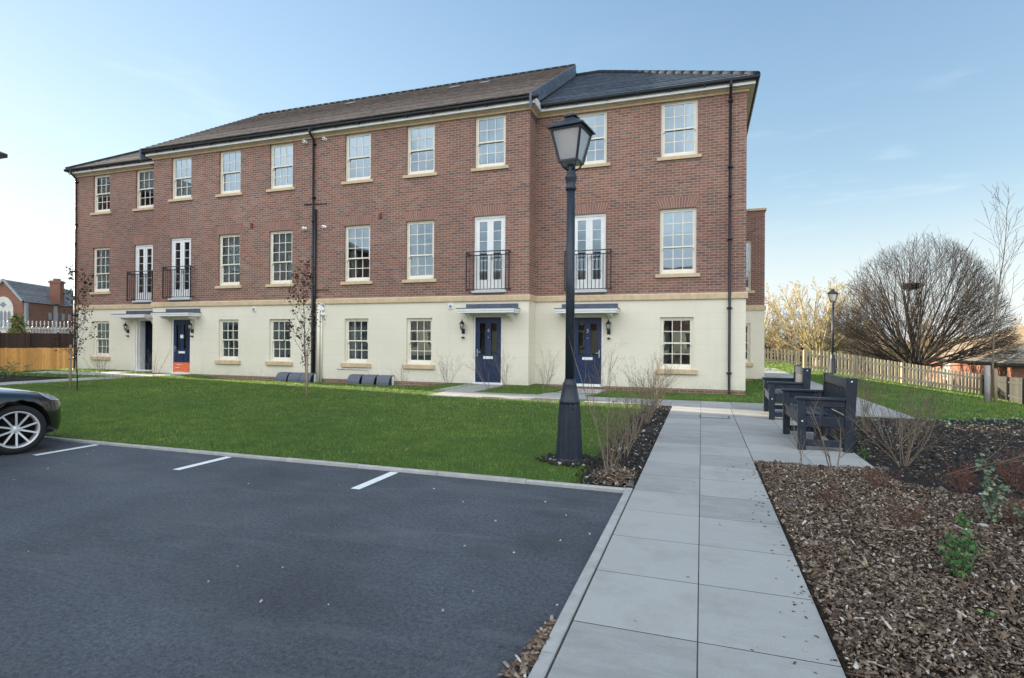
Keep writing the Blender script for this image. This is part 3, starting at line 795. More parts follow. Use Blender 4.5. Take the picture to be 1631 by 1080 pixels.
for xx in (x0+.03, x1-.03):
    m.quad((xx,YM-EO+.02,ze-.14),(xx,yr,zr-.14),(xx,yr,zr-.01),(xx,YM-EO+.02,ze-.01)); m.quad((xx,yr,zr-.14),(xx,yb,ze-.14),(xx,yb,ze-.01),(xx,yr,zr-.01))
    m.quad((xx-.06 if xx>-10 else xx+.06,YM,ze-.5),(xx-.06 if xx>-10 else xx+.06,yb-EO,ze-.5),(xx-.06 if xx>-10 else xx+.06,yr,zr-.05))
m.quad((x0,YM-EO+.02,ze-.02),(x1,YM-EO+.02,ze-.02),(x1,YM+.1,ze-.02),(x0,YM+.1,ze-.02))
m.build('gable_wall', M['lead'], B)
nst = 24     # verges: stepped tile ends
for xx in (x0, x1):
    m = MB()
    for i in range(nst):
        t0, t1 = i/nst, (i+1.05)/nst
        y_a = (YM-EO)+(yr-YM+EO)*t0; y_b = (YM-EO)+(yr-YM+EO)*t1; za = ze+(zr-ze)*t0; zb = ze+(zr-ze)*t1
        w = .035
        m.hexa([(xx-w,y_a,za-.40),(xx+w,y_a,za-.40),(xx+w,y_b,zb-.40),(xx-w,y_b,zb-.40),(xx-w,y_a-.02,za+.035),(xx+w,y_a-.02,za+.035),(xx+w,y_b,zb+.012),(xx-w,y_b,zb+.012)])
    m.build('verge', M['tile_slate'], B)
# hipped wings
zrw = 11.78; yrw = 21.4
def wing(xe, xin, sgn, mat):
    m = MB()
    ye = YW-EO; zew = ze-.06; ybk = 2*yrw-ye; xh = xe - sgn*(yrw-ye)
    roof_slope(m, (min(xin,xe) if sgn>0 else xe,ye,zew),(xe if sgn>0 else xin,ye,zew),(xin if sgn>0 else xh,yrw,zrw),(xh if sgn>0 else xin,yrw,zrw), 23)
    roof_slope(m, (xe,ye,zew),(xe,ybk,zew),(xh,yrw,zrw),(xh,yrw,zrw), 23)
    roof_slope(m, (xin,ybk,zew),(xe,ybk,zew),(xin,yrw,zrw),(xh,yrw,zrw), 23)
    o = m.build('wing_roof', mat, B, recalc=False)
    r = MB()
    def ridge(a, b):
        a = Vector(a); b = Vector(b); n = max(1, int((b-a).length/.42))
        for i in range(n):
            p = a.lerp(b, i/n); q = a.lerp(b, (i+1)/n); r.tube([p, q], [.094, .09], 8)
    ridge((xe-sgn*.05,ye+.05,zew+.03),(xh,yrw,zrw+.02)); ridge((xe-sgn*.05,ybk-.05,zew+.03),(xh,yrw,zrw+.02)); ridge((xh,yrw,zrw+.02),(xin,yrw,zrw+.02))
    r.build('ridge_tiles', M['ridge'], o)
wing(XR+EO, XB+.05, 1, M['tile_slate']); wing(XL-EO, XA, -1, M['tile_brown'])
r = MB(); n = 46
for i in range(n): r.tube([(x0+(x1-x0)*i/n,yr,zr),(x0+(x1-x0)*(i+1)/n,yr,zr)], [.082,.079], 8)
r.build('ridge_tiles', M['ridge'], main_roof)
for x in (-9.4,-8.1,-14.3):
    m = MB(); t = .80; y = (YM-EO)+(yr-YM+EO)*t; z = ze+(zr-ze)*t
    m.hexa([(x-.22,y-.16,z-.09+.03),(x+.22,y-.16,z-.09+.03),(x+.22,y+.16,z+.11),(x-.22,y+.16,z+.11),(x-.22,y-.16,z-.05),(x+.22,y-.16,z-.05),(x+.22,y+.16,z+.15),(x-.22,y+.16,z+.15)])
    m.build('roof_vent', M['tile_slate'], main_roof)

# ---- interior seen through the glass
m = MB()
for z in (0.0, 2.62, 5.45, 8.3):
    m.box(XA+.15,XB-.15,YM+.2,YM+4.2,z-.05,z); m.box(XL+.15,XA-.1,YW+.2,YW+4,z-.05,z); m.box(XB+.1,XR-.15,YW+.2,YW+4,z-.05,z)
m.box(XA+.15,XB-.15,YM+4.2,YM+4.3,0,8.4); m.box(XL+.15,XA-.1,YW+4,YW+4.1,0,8.4); m.box(XB+.1,XR-.15,YW+4,YW+4.1,0,8.4)
for x in (-17.4,-12.5,-7.3): m.box(x-.05,x+.05,YM+.2,YM+4.2,0,8.4)
for x in (XA-.05,XB+.05,XL+.2,XR-.2,-22.7,-2.0): m.box(x-.05,x+.05,YW+.15,YW+4,0,8.4)
m.build('interior', M['room'], B)

# ---- windows
_cache = {}
def window_meshes(w, h, ru, rl, split, nc=3):
    key = (w,h,ru,rl,split)
    if key in _cache: return _cache[key]
    f = MB(); a = w/2; fw = .052
    f.box(-a,-a+fw,.07,.17,0,h); f.box(a-fw,a,.07,.17,0,h); f.box(-a+fw,a-fw,.07,.17,h-fw,h); f.box(-a+fw,a-fw,.06,.17,0,fw+.02)
    zs = h*split; st = .045; mr = .042
    def sash(z0, z1, y0, y1, rows, top):
        xa, xb = -a+fw, a-fw
        f.box(xa,xa+st,y0,y1,z0,z1); f.box(xb-st,xb,y0,y1,z0,z1); f.box(xa+st,xb-st,y0,y1,z0,z0+(.065 if not top else mr)); f.box(xa+st,xb-st,y0,y1,z1-mr,z1)
        bt = .011
        gx0, gx1 = xa+st, xb-st; gz0, gz1 = z0+(.065 if not top else mr), z1-mr
        for i in range(1, nc): f.box(gx0+(gx1-gx0)*i/nc-bt, gx0+(gx1-gx0)*i/nc+bt, y0+.006, y1-.006, gz0, gz1)
        for j in range(1, rows): f.box(gx0, gx1, y0+.009, y1-.009, gz0+(gz1-gz0)*j/rows-bt, gz0+(gz1-gz0)*j/rows+bt)
        if top:
            for x in (xa+st*.5, xb-st*.5): f.box(x-st*.5+.001, x+st*.5-.001, y0-.004, y1-.002, z0-.05, z0-.001)
    sash(zs-mr/2, h-fw, .085, .118, ru, True); sash(fw+.02, zs+mr/2, .125, .158, rl, False)
    p = MB()
    p.quad((-a+fw+.02,.102,zs),(a-fw-.02,.102,zs),(a-fw-.02,.102,h-fw-.02),(-a+fw+.02,.102,h-fw-.02))
    p.quad((-a+fw+.02,.142,fw+.04),(a-fw-.02,.142,fw+.04),(a-fw-.02,.142,zs),(-a+fw+.02,.142,zs))
    _cache[key] = (f.mesh('window'), p.mesh('pane'))
    for me, mt in zip(_cache[key], ('frame','glass')): me.materials.append(M[mt])
    return _cache[key]
def sill_mesh(w, drop, proj):
    key = ('sill', w, drop)
    if key not in _cache:
        s = MB(); a = w/2+.11
        s.hexa([(-a,-proj,-drop),(a,-proj,-drop),(a,.06,-drop),(-a,.06,-drop),(-a,-proj,-.018),(a,-proj,-.018),(a,.06,.003),(-a,.06,.003)])
        me = s.mesh('sill'); me.materials.append(M['stone']); _cache[key] = me
    return _cache[key]
def blind_mesh(w, h, frac, kind):
    m = MB(); a = w/2-.06; z0 = h-.05-(h-.11)*frac
    if kind == 'slats':
        n = 12
        for i in range(n):
            x = -a+2*a*i/n; m.quad((x,.18,z0),(x+2*a/n*.93,.20,z0),(x+2*a/n*.93,.20,h-.03),(x,.18,h-.03))
    elif kind == 'right' or kind == 'left':
        s = 1 if kind == 'right' else -1; n = 9
        for i in range(n):
            xa = s*(a-.3*i/n); xb = s*(a-.3*(i+1)/n); ya = .25+.03*(i%2); yb_ = .25+.03*((i+1)%2)
            m.quad((xa,ya,.05),(xb,yb_,.05),(s*(a-.22*(i+1)/n),yb_,h-.03),(s*(a-.22*i/n),ya,h-.03), smooth=True)
    else:
        m.quad((-a,.185,z0),(a,.185,z0),(a,.185,h-.03),(-a,.185,h-.03))
    return m.mesh('blind')
def place(name, me, parent, loc, mat=None):
    o = bpy.data.objects.new(name, me); C.objects.link(o); o.parent = parent; o.location = loc
    if mat and not me.materials: me.materials.append(mat)
    return o
def window(x, y, z, w, ru, rl, split, blind=None, sill=(.105,.055)):
    f, p = window_meshes(w, round(z[1]-z[0],3), ru, rl, split)
    o = place('window', f, B, (x-B.location.x, y-B.location.y, z[0]))
    place('pane', p, o, (0,0,0))
    place('sill', sill_mesh(w, sill[0], sill[1]), o, (0,0,0))
    if blind: place('blind', blind_mesh(w, z[1]-z[0], *blind), o, (0,0,0), M['blind'])
    return o
TB = [(1,'slats'),None,(.5,'flat'),(.55,'slats'),(.55,'slats'),(1,'slats'),(.6,'flat'),(.5,'slats'),(.5,'slats'),(1,'right')]
for (x, y), b in zip(TOPS, TB): window(x, y, TOPZ, WT, 2, 2, .5, b)
MBL = [(1,'flat'),(1,'flat'),(1,'left'),(1,'left'),(1,'flat'),(.35,'slats')]
for (x, y), b in zip(MIDW, MBL): window(x, y, MIDZ, W1, 3, 2, .415, b)
GB = [None,None,(.0,'left'),(.3,'flat'),(1,'left'),None]
for (x, y), b in zip(GRDW, GB): window(x, y, GRDZ, WG, 2, 2, .5, b, sill=(.135,.075))

# flat gauged arches over the first-floor openings
arch_t = NT('gauged_brick')
arch_c = arch_t.ramp(arch_t.island(), [(0,(.22,.13,.11)),(.4,(.30,.145,.11)),(.8,(.34,.17,.125)),(1,(.26,.15,.12))])
arch_c = arch_t.mix(1, arch_c, arch_t.ramp(arch_t.noise(arch_t.pos(), 40, 4), [(.3,(.75,.75,.75)),(.7,(1.2,1.2,1.2))]), 'MULTIPLY')
arch_t.bsdf(arch_c, .9, .25)
m = MB(); n = 15; h = .30; a = .51
for i in range(n):
    t0 = -1+2*i/n; t1 = -1+2*(i+1)/n; g = .006
    m.hexa([(t0*a+g,-.006,0),(t1*a-g,-.006,0),(t1*a-g,.01,0),(t0*a+g,.01,0),(t0*(a+.13)+g,-.006,h),(t1*(a+.13)-g,-.006,h),(t1*(a+.13)-g,.01,h),(t0*(a+.13)+g,.01,h)])
am = m.mesh('brick_arch'); am.materials.append(arch_t.m)
m = MB(); m.prism([(-.51,.001),(.51,.001),(.635,.302),(-.635,.302)], 'y', -.003, .008)
mm = m.mesh('mortar_bed'); mm.materials.append(plain('arch_mortar', (.42,.37,.32), .95, .1))
for x, y in MIDW + FREN:
    o = bpy.data.objects.new('brick_arch', am); C.objects.link(o); o.parent = B; o.location = (x-B.location.x, y-B.location.y, 5.175)
    q = bpy.data.objects.new('mortar_bed', mm); C.objects.link(q); q.parent = o

# French doors behind Juliet rails
def french_mesh(w, h):
    f = MB(); a = w/2
    f.box(-a,-a+.06,.05,.15,0,h); f.box(a-.06,a,.05,.15,0,h); f.box(-a+.06,a-.06,.05,.15,h-.08,h); f.box(-a+.06,a-.06,.03,.15,0,.06)
    p = MB(); hd = MB()
    for s in (-1, 1):
        xa, xb = (-a+.06, -.004) if s < 0 else (.004, a-.06)
        st = .098; y0, y1 = .07, .12
        f.box(xa,xa+st,y0,y1,.06,h-.08); f.box(xb-st,xb,y0,y1,.06,h-.08); f.box(xa+st,xb-st,y0,y1,h-.18,h-.08); f.box(xa+st,xb-st,y0,y1,.06,.34)
        f.box(xa+st+.02,xb-st-.02,y0-.008,y0+.002,.12,.29)
        for j in range(1,6): z = .34+(h-.18-.34)*j/6; f.box(xa+st,xb-st,y0+.01,y1-.01,z-.008,z+.008)
        p.quad((xa+st,.095,.34),(xb-st,.095,.34),(xb-st,.095,h-.18),(xa+st,.095,h-.18))
    f.box(-.022,.022,.055,.068,.06,h-.08)
    hd.box(.03,.055,.045,.07,.95,1.1); hd.box(.03,.14,.03,.045,1.0,1.02)
    return f, p, hd
f, p, hd = french_mesh(1.02, FREZ[1]-FREZ[0])
fm, pm, hm = f.mesh('french_door'), p.mesh('pane'), hd.mesh('handle')
for me, k in ((fm,'white'),(pm,'glass'),(hm,'steel')): me.materials.append(M[k])
def balcony():
    m = MB(); a = .69; d = .16; h0, h1 = -.03, 1.19
    for x in (-a, a): m.box(x-.016,x+.016,-d-.016,-d+.016,h0+.02,h1+.01); m.box(x-.012,x+.012,-d+.016,.02,h1-.05,h1-.025); m.box(x-.012,x+.012,-d+.016,.02,h0+.06,h0+.085)
    for z in (h1-.012, h1-.13): m.box(-a+.016,a-.016,-d-.008,-d+.008,z-.015,z+.015)
    m.box(-a+.016,a-.016,-d-.01,-d+.01,h0+.05,h0+.075)
    n = 12
    for i in range(1, n): x = -a+2*a*i/n; m.tube([(x,-d,h0+.075),(x,-d,h1-.142)], .0105, 6)
    for i in (1, n-1):
        x = -a+2*a*i/n; m.tube([(x,-d,h1-.118),(x,-d,h1-.024)], .0105, 6)
    for s in (-1, 1):   # scroll roundels in the end panels
        c = s*(a-.06); m.tube([(c+.035*math.cos(t),-d,h1-.071+.035*math.sin(t)) for t in [2*math.pi*k/12 for k in range(13)]], .006, 5)
    return m.mesh('balcony')
bal = balcony(); bal.materials.append(M['iron'])
thr = MB(); thr.box(-.56,.56,-.06,.03,-.06,0); thr = thr.mesh('threshold'); thr.materials.append(M['white'])
thb = MB(); thb.box(-.5,.5,-.03,.03,-.1,-.06); thb = thb.mesh('threshold_base'); thb.materials.append(M['lead'])
for x, y in FREN:
    L0 = (x-B.location.x, y-B.location.y, FREZ[0])
    o = place('french_door', fm, B, L0); place('pane', pm, o, (0,0,0)); place('handle', hm, o, (0,0,0)); place('threshold', thr, o, (0,0,0)); place('threshold_base', thb, o, (0,0,0))
    place('balcony', bal, B, L0)

# front doors
def front_door(w, h):
    fr = MB(); a = w/2
    fr.box(-a,-a+.05,.035,.12,0,h); fr.box(a-.05,a,.035,.12,0,h); fr.box(-a+.05,a-.05,.035,.12,h-.05,h); fr.box(-a-.01,a+.01,-.01,.12,-.03,.045)
    lf = MB(); xa, xb = -a+.052, a-.052; y0, y1 = .06, .105; g0, g1_ = .92, 1.86; pw_ = .19; px = (-.185, .185)
    us = [xa, px[0]-pw_/2, px[0]+pw_/2, px[1]-pw_/2, px[1]+pw_/2, xb]
    lf.box(us[0],us[1],y0,y1,.05,h-.055); lf.box(us[2],us[3],y0,y1,.05,h-.055); lf.box(us[4],us[5],y0,y1,.05,h-.055)
    for k in (1, 3): lf.box(us[k],us[k+1],y0,y1,.05,g0); lf.box(us[k],us[k+1],y0,y1,g1_,h-.055)
    mo = MB()
    def ring(x0, x1, z0, z1, t=.022, d=.014):
        mo.box(x0-t,x1+t,y0-d,y0-.001,z0-t,z0); mo.box(x0-t,x1+t,y0-d,y0-.001,z1,z1+t); mo.box(x0-t,x0,y0-d,y0-.001,z0,z1); mo.box(x1,x1+t,y0-d,y0-.001,z0,z1)
    for k in (1, 3): ring(us[k]+.004, us[k+1]-.004, g0+.004, g1_-.004); ring(us[k]-.01, us[k+1]+.01, .2, .72)
    gl = MB()
    for k in (1, 3): gl.quad((us[k],.085,g0),(us[k+1],.085,g0),(us[k+1],.085,g1_),(us[k],.085,g1_))
    lb = MB(); lb.box(-.155,.155,y0-.016,y0-.002,.765,.845); lb.box(-.13,.13,y0-.022,y0-.016,.78,.83)
    return fr, lf, mo, gl, lb
def digit(parent, ch, x, z, y, size):
    cu = bpy.data.curves.new('number', 'FONT'); cu.body = ch; cu.size = size; cu.extrude = .004; cu.align_x = 'CENTER'
    o = bpy.data.objects.new('tmp', cu); C.objects.link(o)
    dg = bpy.context.evaluated_depsgraph_get(); me = bpy.data.meshes.new_from_object(o.evaluated_get(dg)); bpy.data.objects.remove(o)
    me.transform(Matrix.Rotation(R(90), 4, 'X'))
    me.materials.clear(); me.materials.append(M['steel'])
    return place('door_number', me, parent, (x, y, z))
def door(x, y, num=None, hside=1, paper=False, orange=False, label=None):
    w, h = .95, DOOZ[1]-DOOZ[0]
    fr, lf, mo, gl, lb = front_door(w, h)
    L0 = (x-B.location.x, y-B.location.y, DOOZ[0])
    o = place('front_door', lf.mesh('front_door'), B, L0, M['navy'])
    if label: o['label'] = label
    place('door_frame', fr.mesh('door_frame'), o, (0,0,0), M['white'])
    place('moulding', mo.mesh('moulding'), o, (0,0,0), M['navy_hi'])
    place('pane', gl.mesh('pane'), o, (0,0,0), M['door_glass'])
    place('letterbox', lb.mesh('letterbox'), o, (0,0,0), M['white'])
    hb = MB(); hx = hside*.355
    hb.box(hx-.018,hx+.018,.045,.059,.83,1.06); hb.tube([(hx,.03,.97),(hx-hside*.12,.028,.97)], .011, 8)
    place('handle', hb.mesh('handle'), o, (0,0,0), M['steel'])
    kb = MB(); kb.lathe([(.001,0),(.018,0),(.022,.008),(.012,.016),(.001,.018)], (0,0,0), 10); me = kb.mesh('door_viewer'); me.transform(Matrix.Rotation(R(90),4,'X')); place('door_viewer', me, o, (0,.058,1.42), M['steel'])
    if num: digit(o, num, 0, 1.58, .056, .16)
    if paper:
        q = MB(); q.box(-.08,.10,.046,.05,1.34,1.47); place('paper_note', q.mesh('paper_note'), o, (0,0,0), M['paper'])
    if orange:
        q = MB(); q.box(-.42,.42,.03,.055,.0,.42); b_ = place('protective_board', q.mesh('protective_board'), o, (0,0,0), M['orange'])
        q = MB(); q.box(-.22,.0,.026,.0295,.335,.35); q.box(-.3,-.06,.026,.0295,.22,.232); q.box(-.28,.12,.026,.0295,.05,.062); place('board_marking', q.mesh('board_marking'), b_, (0,0,0), M['paper'])
    return o
door(-18.62, YM, None, -1, paper=True, orange=True, label='blue front door with a paper note and an orange board at its foot')
door(-6.18, YM, '4', -1, label='navy front door with the number 4')
door(-3.25, YW, '3', 1, label='navy front door with the number 3')
# the open door of the left wing: frame, leaf swung in, dark hall
x, y = -21.43, YW
L0 = (x-B.location.x, y-B.location.y, DOOZ[0])
fr, lf, mo, gl, lb = front_door(.95, DOOZ[1]-DOOZ[0])
q = MB(); q.box(-.415,-.37,.36,1.15,.05,2.03)
o = place('front_door', q.mesh('front_door'), B, L0, M['navy']); o['label'] = 'front door standing open into a dark hallway'
q = MB(); q.box(-.425,-.40,.12,.36,.0,2.06); place('door_lining', q.mesh('door_lining'), o, (0,0,0), M['white'])
place('door_frame', fr.mesh('door_frame'), o, (0,0,0), M['white'])
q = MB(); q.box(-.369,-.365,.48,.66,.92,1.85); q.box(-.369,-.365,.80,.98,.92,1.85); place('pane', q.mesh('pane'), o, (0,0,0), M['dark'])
q = MB(); q.box(.415,.43,.13,.42,0,2.05); q.box(-.37,.42,1.5,1.52,.0,2.05);  place('hallway', q.mesh('hallway'), o, (0,0,0), M['dark'])  # near-black panels stand in for the shade inside the hall

# canopies with corbels
def canopy(x, y):
    L0 = (x-B.location.x, y-B.location.y, 2.14)
    a, d = .91, .58
    m = MB(); m.box(-a+.02,a-.02,-d+.02,0,.04,.12); m.box(-a,a,-d,0,.10,.165)
    o = place('door_canopy', m.mesh('door_canopy'), B, L0, M['white'])
    t = MB(); t.hexa([(-a-.02,-d-.02,.168),(a+.02,-d-.02,.168),(a+.02,0,.168),(-a-.02,0,.168),(-a-.02,-d-.02,.185),(a+.02,-d-.02,.185),(a,-.035,.20),(-a,-.035,.20)]); t.box(-a+.08,a-.05,-.032,-.001,.20,.335)
    place('lead_top', t.mesh('lead_top'), o, (0,0,0), M['lead'])
    for s in (-1, 1):
        c = MB(); c.prism([(0,-.14),(-.06,-.12),(-.12,-.06),(-.30,-.035),(-.34,.0),(-.34,.038),(0,.038)], 'x', s*.66-.055, s*.66+.055)
        c.prism([(0,-.2),(-.035,-.19),(-.05,-.13),(0,-.13)], 'x', s*.66-.04, s*.66+.04)
        place('corbel', c.mesh('corbel'), o, (0,0,0), M['white'])
for (x, y), dx in zip(DOOR, (0.1, .12, -.15, .05)): canopy(x+dx, y)

# coach lanterns and small boxes on the wall
def lantern(x, y, z):
    L0 = (x-B.location.x, y-B.location.y, z)
    m = MB(); m.lathe([(.001,-.14),(.035,-.14),(.05,-.10),(.05,-.05),(.035,-.02),(.001,-.02)], (0,-.03,0), 12)
    m.box(-.05,.05,-.03,.0,-.15,-.01); m.tube([(0,-.03,-.08),(0,-.11,-.10),(0,-.13,-.06),(0,-.13,-.02)], .012, 6)
    m.lathe([(.045,.0),(.05,.012),(.05,.02)], (0,-.13,-.03), 6); m.lathe([(.09,.18),(.085,.19),(.045,.24),(.02,.26),(.012,.29),(.016,.30),(.001,.32)], (0,-.13,-.03), 6)
    for k in range(6):
        t = 2*math.pi*k/6; m.tube([(.046*math.cos(t),-.13+.046*math.sin(t),-.01),(.072*math.cos(t),-.13+.072*math.sin(t),.155)], .005, 4)
    o = place('wall_lantern', m.mesh('wall_lantern'), B, L0, M['iron'])
    g = MB(); g.lathe([(.040,-.005),(.064,.15)], (0,-.13,0), 6); place('lantern_glass', g.mesh('lantern_glass'), o, (0,0,0), M['lantern_glass'])
    s = MB(); s.box(-.035,.035,-.07,0,-.30,-.25); s.box(-.03,.03,-.1,-.07,-.285,-.26); place('sensor', s.mesh('sensor'), o, (0,0,0), M['black'])
for x, y in ((-6.98,YM),(-2.6,YW),(-18.02,YM),(-22.3,YW)): lantern(x, y, 1.72)
def bits(name, mb, x, y, z, mat): return place(name, mb.mesh(name), B, (x-B.location.x, y-B.location.y, z), M[mat])
def boxmb(w, d, h):
    m = MB(); m.box(-w/2,w/2,-d,.0,-h/2,h/2); return m
for x in (-15.13, -7.42):
    o = bits('wall_vent', boxmb(.16,.035,.16), x, YM, 2.42, 'white')
    v = MB(); v.lathe([(.055,0),(.055,.01),(.03,.012),(.001,.012)], n=14); me = v.mesh('vent_grille'); me.transform(Matrix.Rotation(R(90),4,'X')); place('vent_grille', me, o, (0,-.0355,0), M['grey'])
bits('alarm_box', boxmb(.17,.07,.20), -12.2, YM, 2.44, 'white')
for x in (-15.27, -9.97): bits('red_vent', boxmb(.11,.03,.16), x, YM, 5.41, 'redvent')
def flue(x, z, y=YM):
    m = MB(); m.lathe([(.085,0),(.085,.02),(.055,.022),(.05,.12),(.048,.14)], n=14); m.lathe([(.075,.12),(.08,.13),(.08,.16),(.03,.17)], n=14)
    me = m.mesh('flue'); me.transform(Matrix.Rotation(R(90),4,'X')); o = bits('flue', MB(), x, y, z, 'white'); o.data = me; me.materials.append(M['white'])
    e_ = MB(); e_.lathe([(.03,0),(.03,.02),(.012,.022)], n=10); me = e_.mesh('flue_end'); me.transform(Matrix.Rotation(R(90),4,'X')); place('flue_end', me, o, (0,-.171,0), M['grey']); o.scale = (.75,.75,.75)
for x, z in ((-12.95,8.14),(-12.14,8.15),(-12.95,5.16),(-12.14,5.17),(-12.17,2.2)): flue(x, z)
def downpipe(x, y, z1, colx=0, both=False, off=.07):
    m = MB(); yy = y-off
    m.tube([(x,y-.29,z1+.16),(x,y-.28,z1+.02),(x,yy,z1-.16),(x,yy,z1-.3)], .038, 10)
    m.tube([(x,yy,z1-.25),(x,yy,.12),(x,yy-.03,.0),(x,yy-.1,-.05)], .036, 12)
    for z in (z1-.3, 6.2, 4.2, 2.3, .5): m.tube([(x,yy,z-.03),(x,yy,z+.03)], .046, 12); m.box(x-.07,x+.07,yy+.03,y+.012,z-.02,z+.02)
    m.tube([(x,yy,5.35),(x,yy,5.45)], .045, 12)
    return m.build('downpipe', M['black'], B)
downpipe(-12.58, YM, 8.33); downpipe(.72, YW, 8.33); downpipe(XL+.1, YW, 8.33)
m = MB(); m.tube([(-12.50,YM-.06,5.8),(-12.5,YM-.06,-.1)], .045, 10)
m.build('soil_pipe', M['black'], B)
m = MB(); m.tube([(-12.33,YM-.05,2.58),(-12.33,YM-.05,-.1)], .05, 10); m.tube([(-12.22,YM-.04,2.58),(-12.22,YM-.04,-.1)], .028, 8)
m.build('cream_pipe', M['frame'], B)
for xa, xb, z in ((-12.55,-12.05,5.98),(-13.0,-12.6,6.0),(-12.5,-11.95,3.05)):
    m = MB(); m.tube([(xa,YM-.03,z),(xb,YM-.03,z-.01),(xb+.0,YM-.09,z-.01)], .013, 6)
    m.build('overflow_pipe', M['black'], B)
m = MB(); m.tube([(-11.6,YM-.02,.38),(-10.35,YM-.02,.38),(-10.33,YM-.02,.1)], .018, 6); m.build('gas_pipe', M['white'], B)

# ---- rear side bay on the right
XS, YS = 2.2, 22.5
m = MB(); op = [(.85,1.75,3.3,5.17)]; og = [(.85,1.72,.6,2.08)]
wall_open(m, 'x', YS, XR, XS, ZS1-.03, 6.27, [(max(XR,o_[0]),*o_[1:]) for o_ in op]); m.quad((XS,YS,ZS1-.03),(XS,26,ZS1-.03),(XS,26,6.27),(XS,YS,6.27)); m.quad((XR,YS,6.1),(XS,YS,6.1),(XS,26,6.1),(XR,26,6.1))
bay_w = m.build('bay_brick_wall', M['brick'], B, recalc=False)
m = MB(); wall_open(m, 'x', YS, XR, XS, .0, ZS0+.04, [(max(XR,o_[0]),*o_[1:]) for o_ in og]); m.quad((XS,YS,.0),(XS,26,.0),(XS,26,ZS0+.04),(XS,YS,ZS0+.04))
m.build('bay_ground_floor_wall', M['render'], B, recalc=False)
m = MB(); m.quad((XR,YS+.012,-.5),(XS-.012,YS+.012,-.5),(XS-.012,YS+.012,.002),(XR,YS+.012,.002)); m.quad((XS-.012,YS,-.5),(XS-.012,26,-.5),(XS-.012,26,.002),(XS-.012,YS,.002)); m.build('bay_plinth', M['brick'], B, recalc=False)
BP = [(XR,YS),(XS,YS),(XS,26)]
m = MB(); run_profile(m, [(-.02,ZS0),(.045,ZS0),(.05,ZS1-.035),(.03,ZS1),(-.02,ZS1)], BP); m.build('bay_string_course', M['stone'], B)
m = MB(); run_profile(m, [(-.12,6.272),(.05,6.272),(.05,6.35),(-.12,6.37)], BP); m.build('bay_coping', M['stone'], B)
window(1.30, YS, (3.3,5.17), .9, 3, 2, .415); window(1.285, YS, (.6,2.08), .87, 2, 2, .5, sill=(.135,.075))
m = MB(); m.box(XR+.02,XS-.05,YS+2.6,YS+2.7,0,6); m.box(XR+.02,XS-.05,YS+.2,YS+2.6,2.6,2.7); m.build('bay_interior', plain('bay_room', (.5,.3,.15), .9), B)

# ---- semi-concealed meter boxes by the wall
def meter_box(lbl, x, first=None):
    z = g1(x, 15.4)
    if first is not None: return dup(first, (x,15.72,z), 0, lbl)
    t = thing('meter_box', lbl, 'meter box', (x,15.72,z), 0, 'meter boxes along the wall')
    w = .225; off = t.location
    lid = [(-.34,.02),(-.335,.10),(-.30,.20),(-.24,.275),(-.16,.315),(-.04,.335),(.0,.335)]
    m = MB(); th = .018
    for i in range(len(lid)-1):
        (ya,za),(yb_,zb) = lid[i], lid[i+1]
        if i < 4:
            for k in range(2):
                t0, t1 = k/2+.02, (k+1)/2-.03
                p = lambda u: (ya+(yb_-ya)*u, za+(zb-za)*u)
                (a1,b1_),(a2,b2_) = p(t0), p(t1)
                m.hexa([(-w,a1,b1_),(w,a1,b1_),(w,a2,b2_),(-w,a2,b2_),(-w,a1-.008,b1_+.014),(w,a1-.008,b1_+.014),(w,a2-.008,b2_+.014),(-w,a2-.008,b2_+.014)])
        m.hexa([(-w,ya+.003,za-th),(w,ya+.003,za-th),(w,yb_+.003,zb-th),(-w,yb_+.003,zb-th),(-w,ya,za),(w,ya,za),(w,yb_,zb),(-w,yb_,zb)])
    place('lid', m.mesh('lid'), t, (0,0,0), M['meter'])
    b = MB(); b.prism([(-.30,.0),(-.30,.08),(-.25,.2),(-.16,.28),(-.0,.30),(0,0)], 'x', -w+.02, w-.02)
    place('body', b.mesh('body'), t, (0,0,0), M['black'])
    s = MB(); s.prism([(-.12,.0),(-.12,.29),(0,.30),(0,0)], 'x', w-.019, w-.005); place('side_panel', s.mesh('side_panel'), t, (0,0,0), M['white'])
    return t
M['meter'] = plain('grey_meter_lid', (.115,.125,.16), .55, .12, 12)
mlab = [('leftmost grey meter box of the three left of the downpipe', -13.62), ('middle grey meter box of the three left of the downpipe', -13.1), ('right hand grey meter box left of the downpipe, half behind the young tree', -12.58-.05),
        ('left grey meter box of the three right of the downpipe', -10.72), ('middle grey meter box of the three right of the downpipe', -10.17), ('right hand grey meter box with a white side, nearest the blue door', -9.62)]
fb = None
for l_, x in mlab:
    q = meter_box(l_, x, fb); fb = fb or q
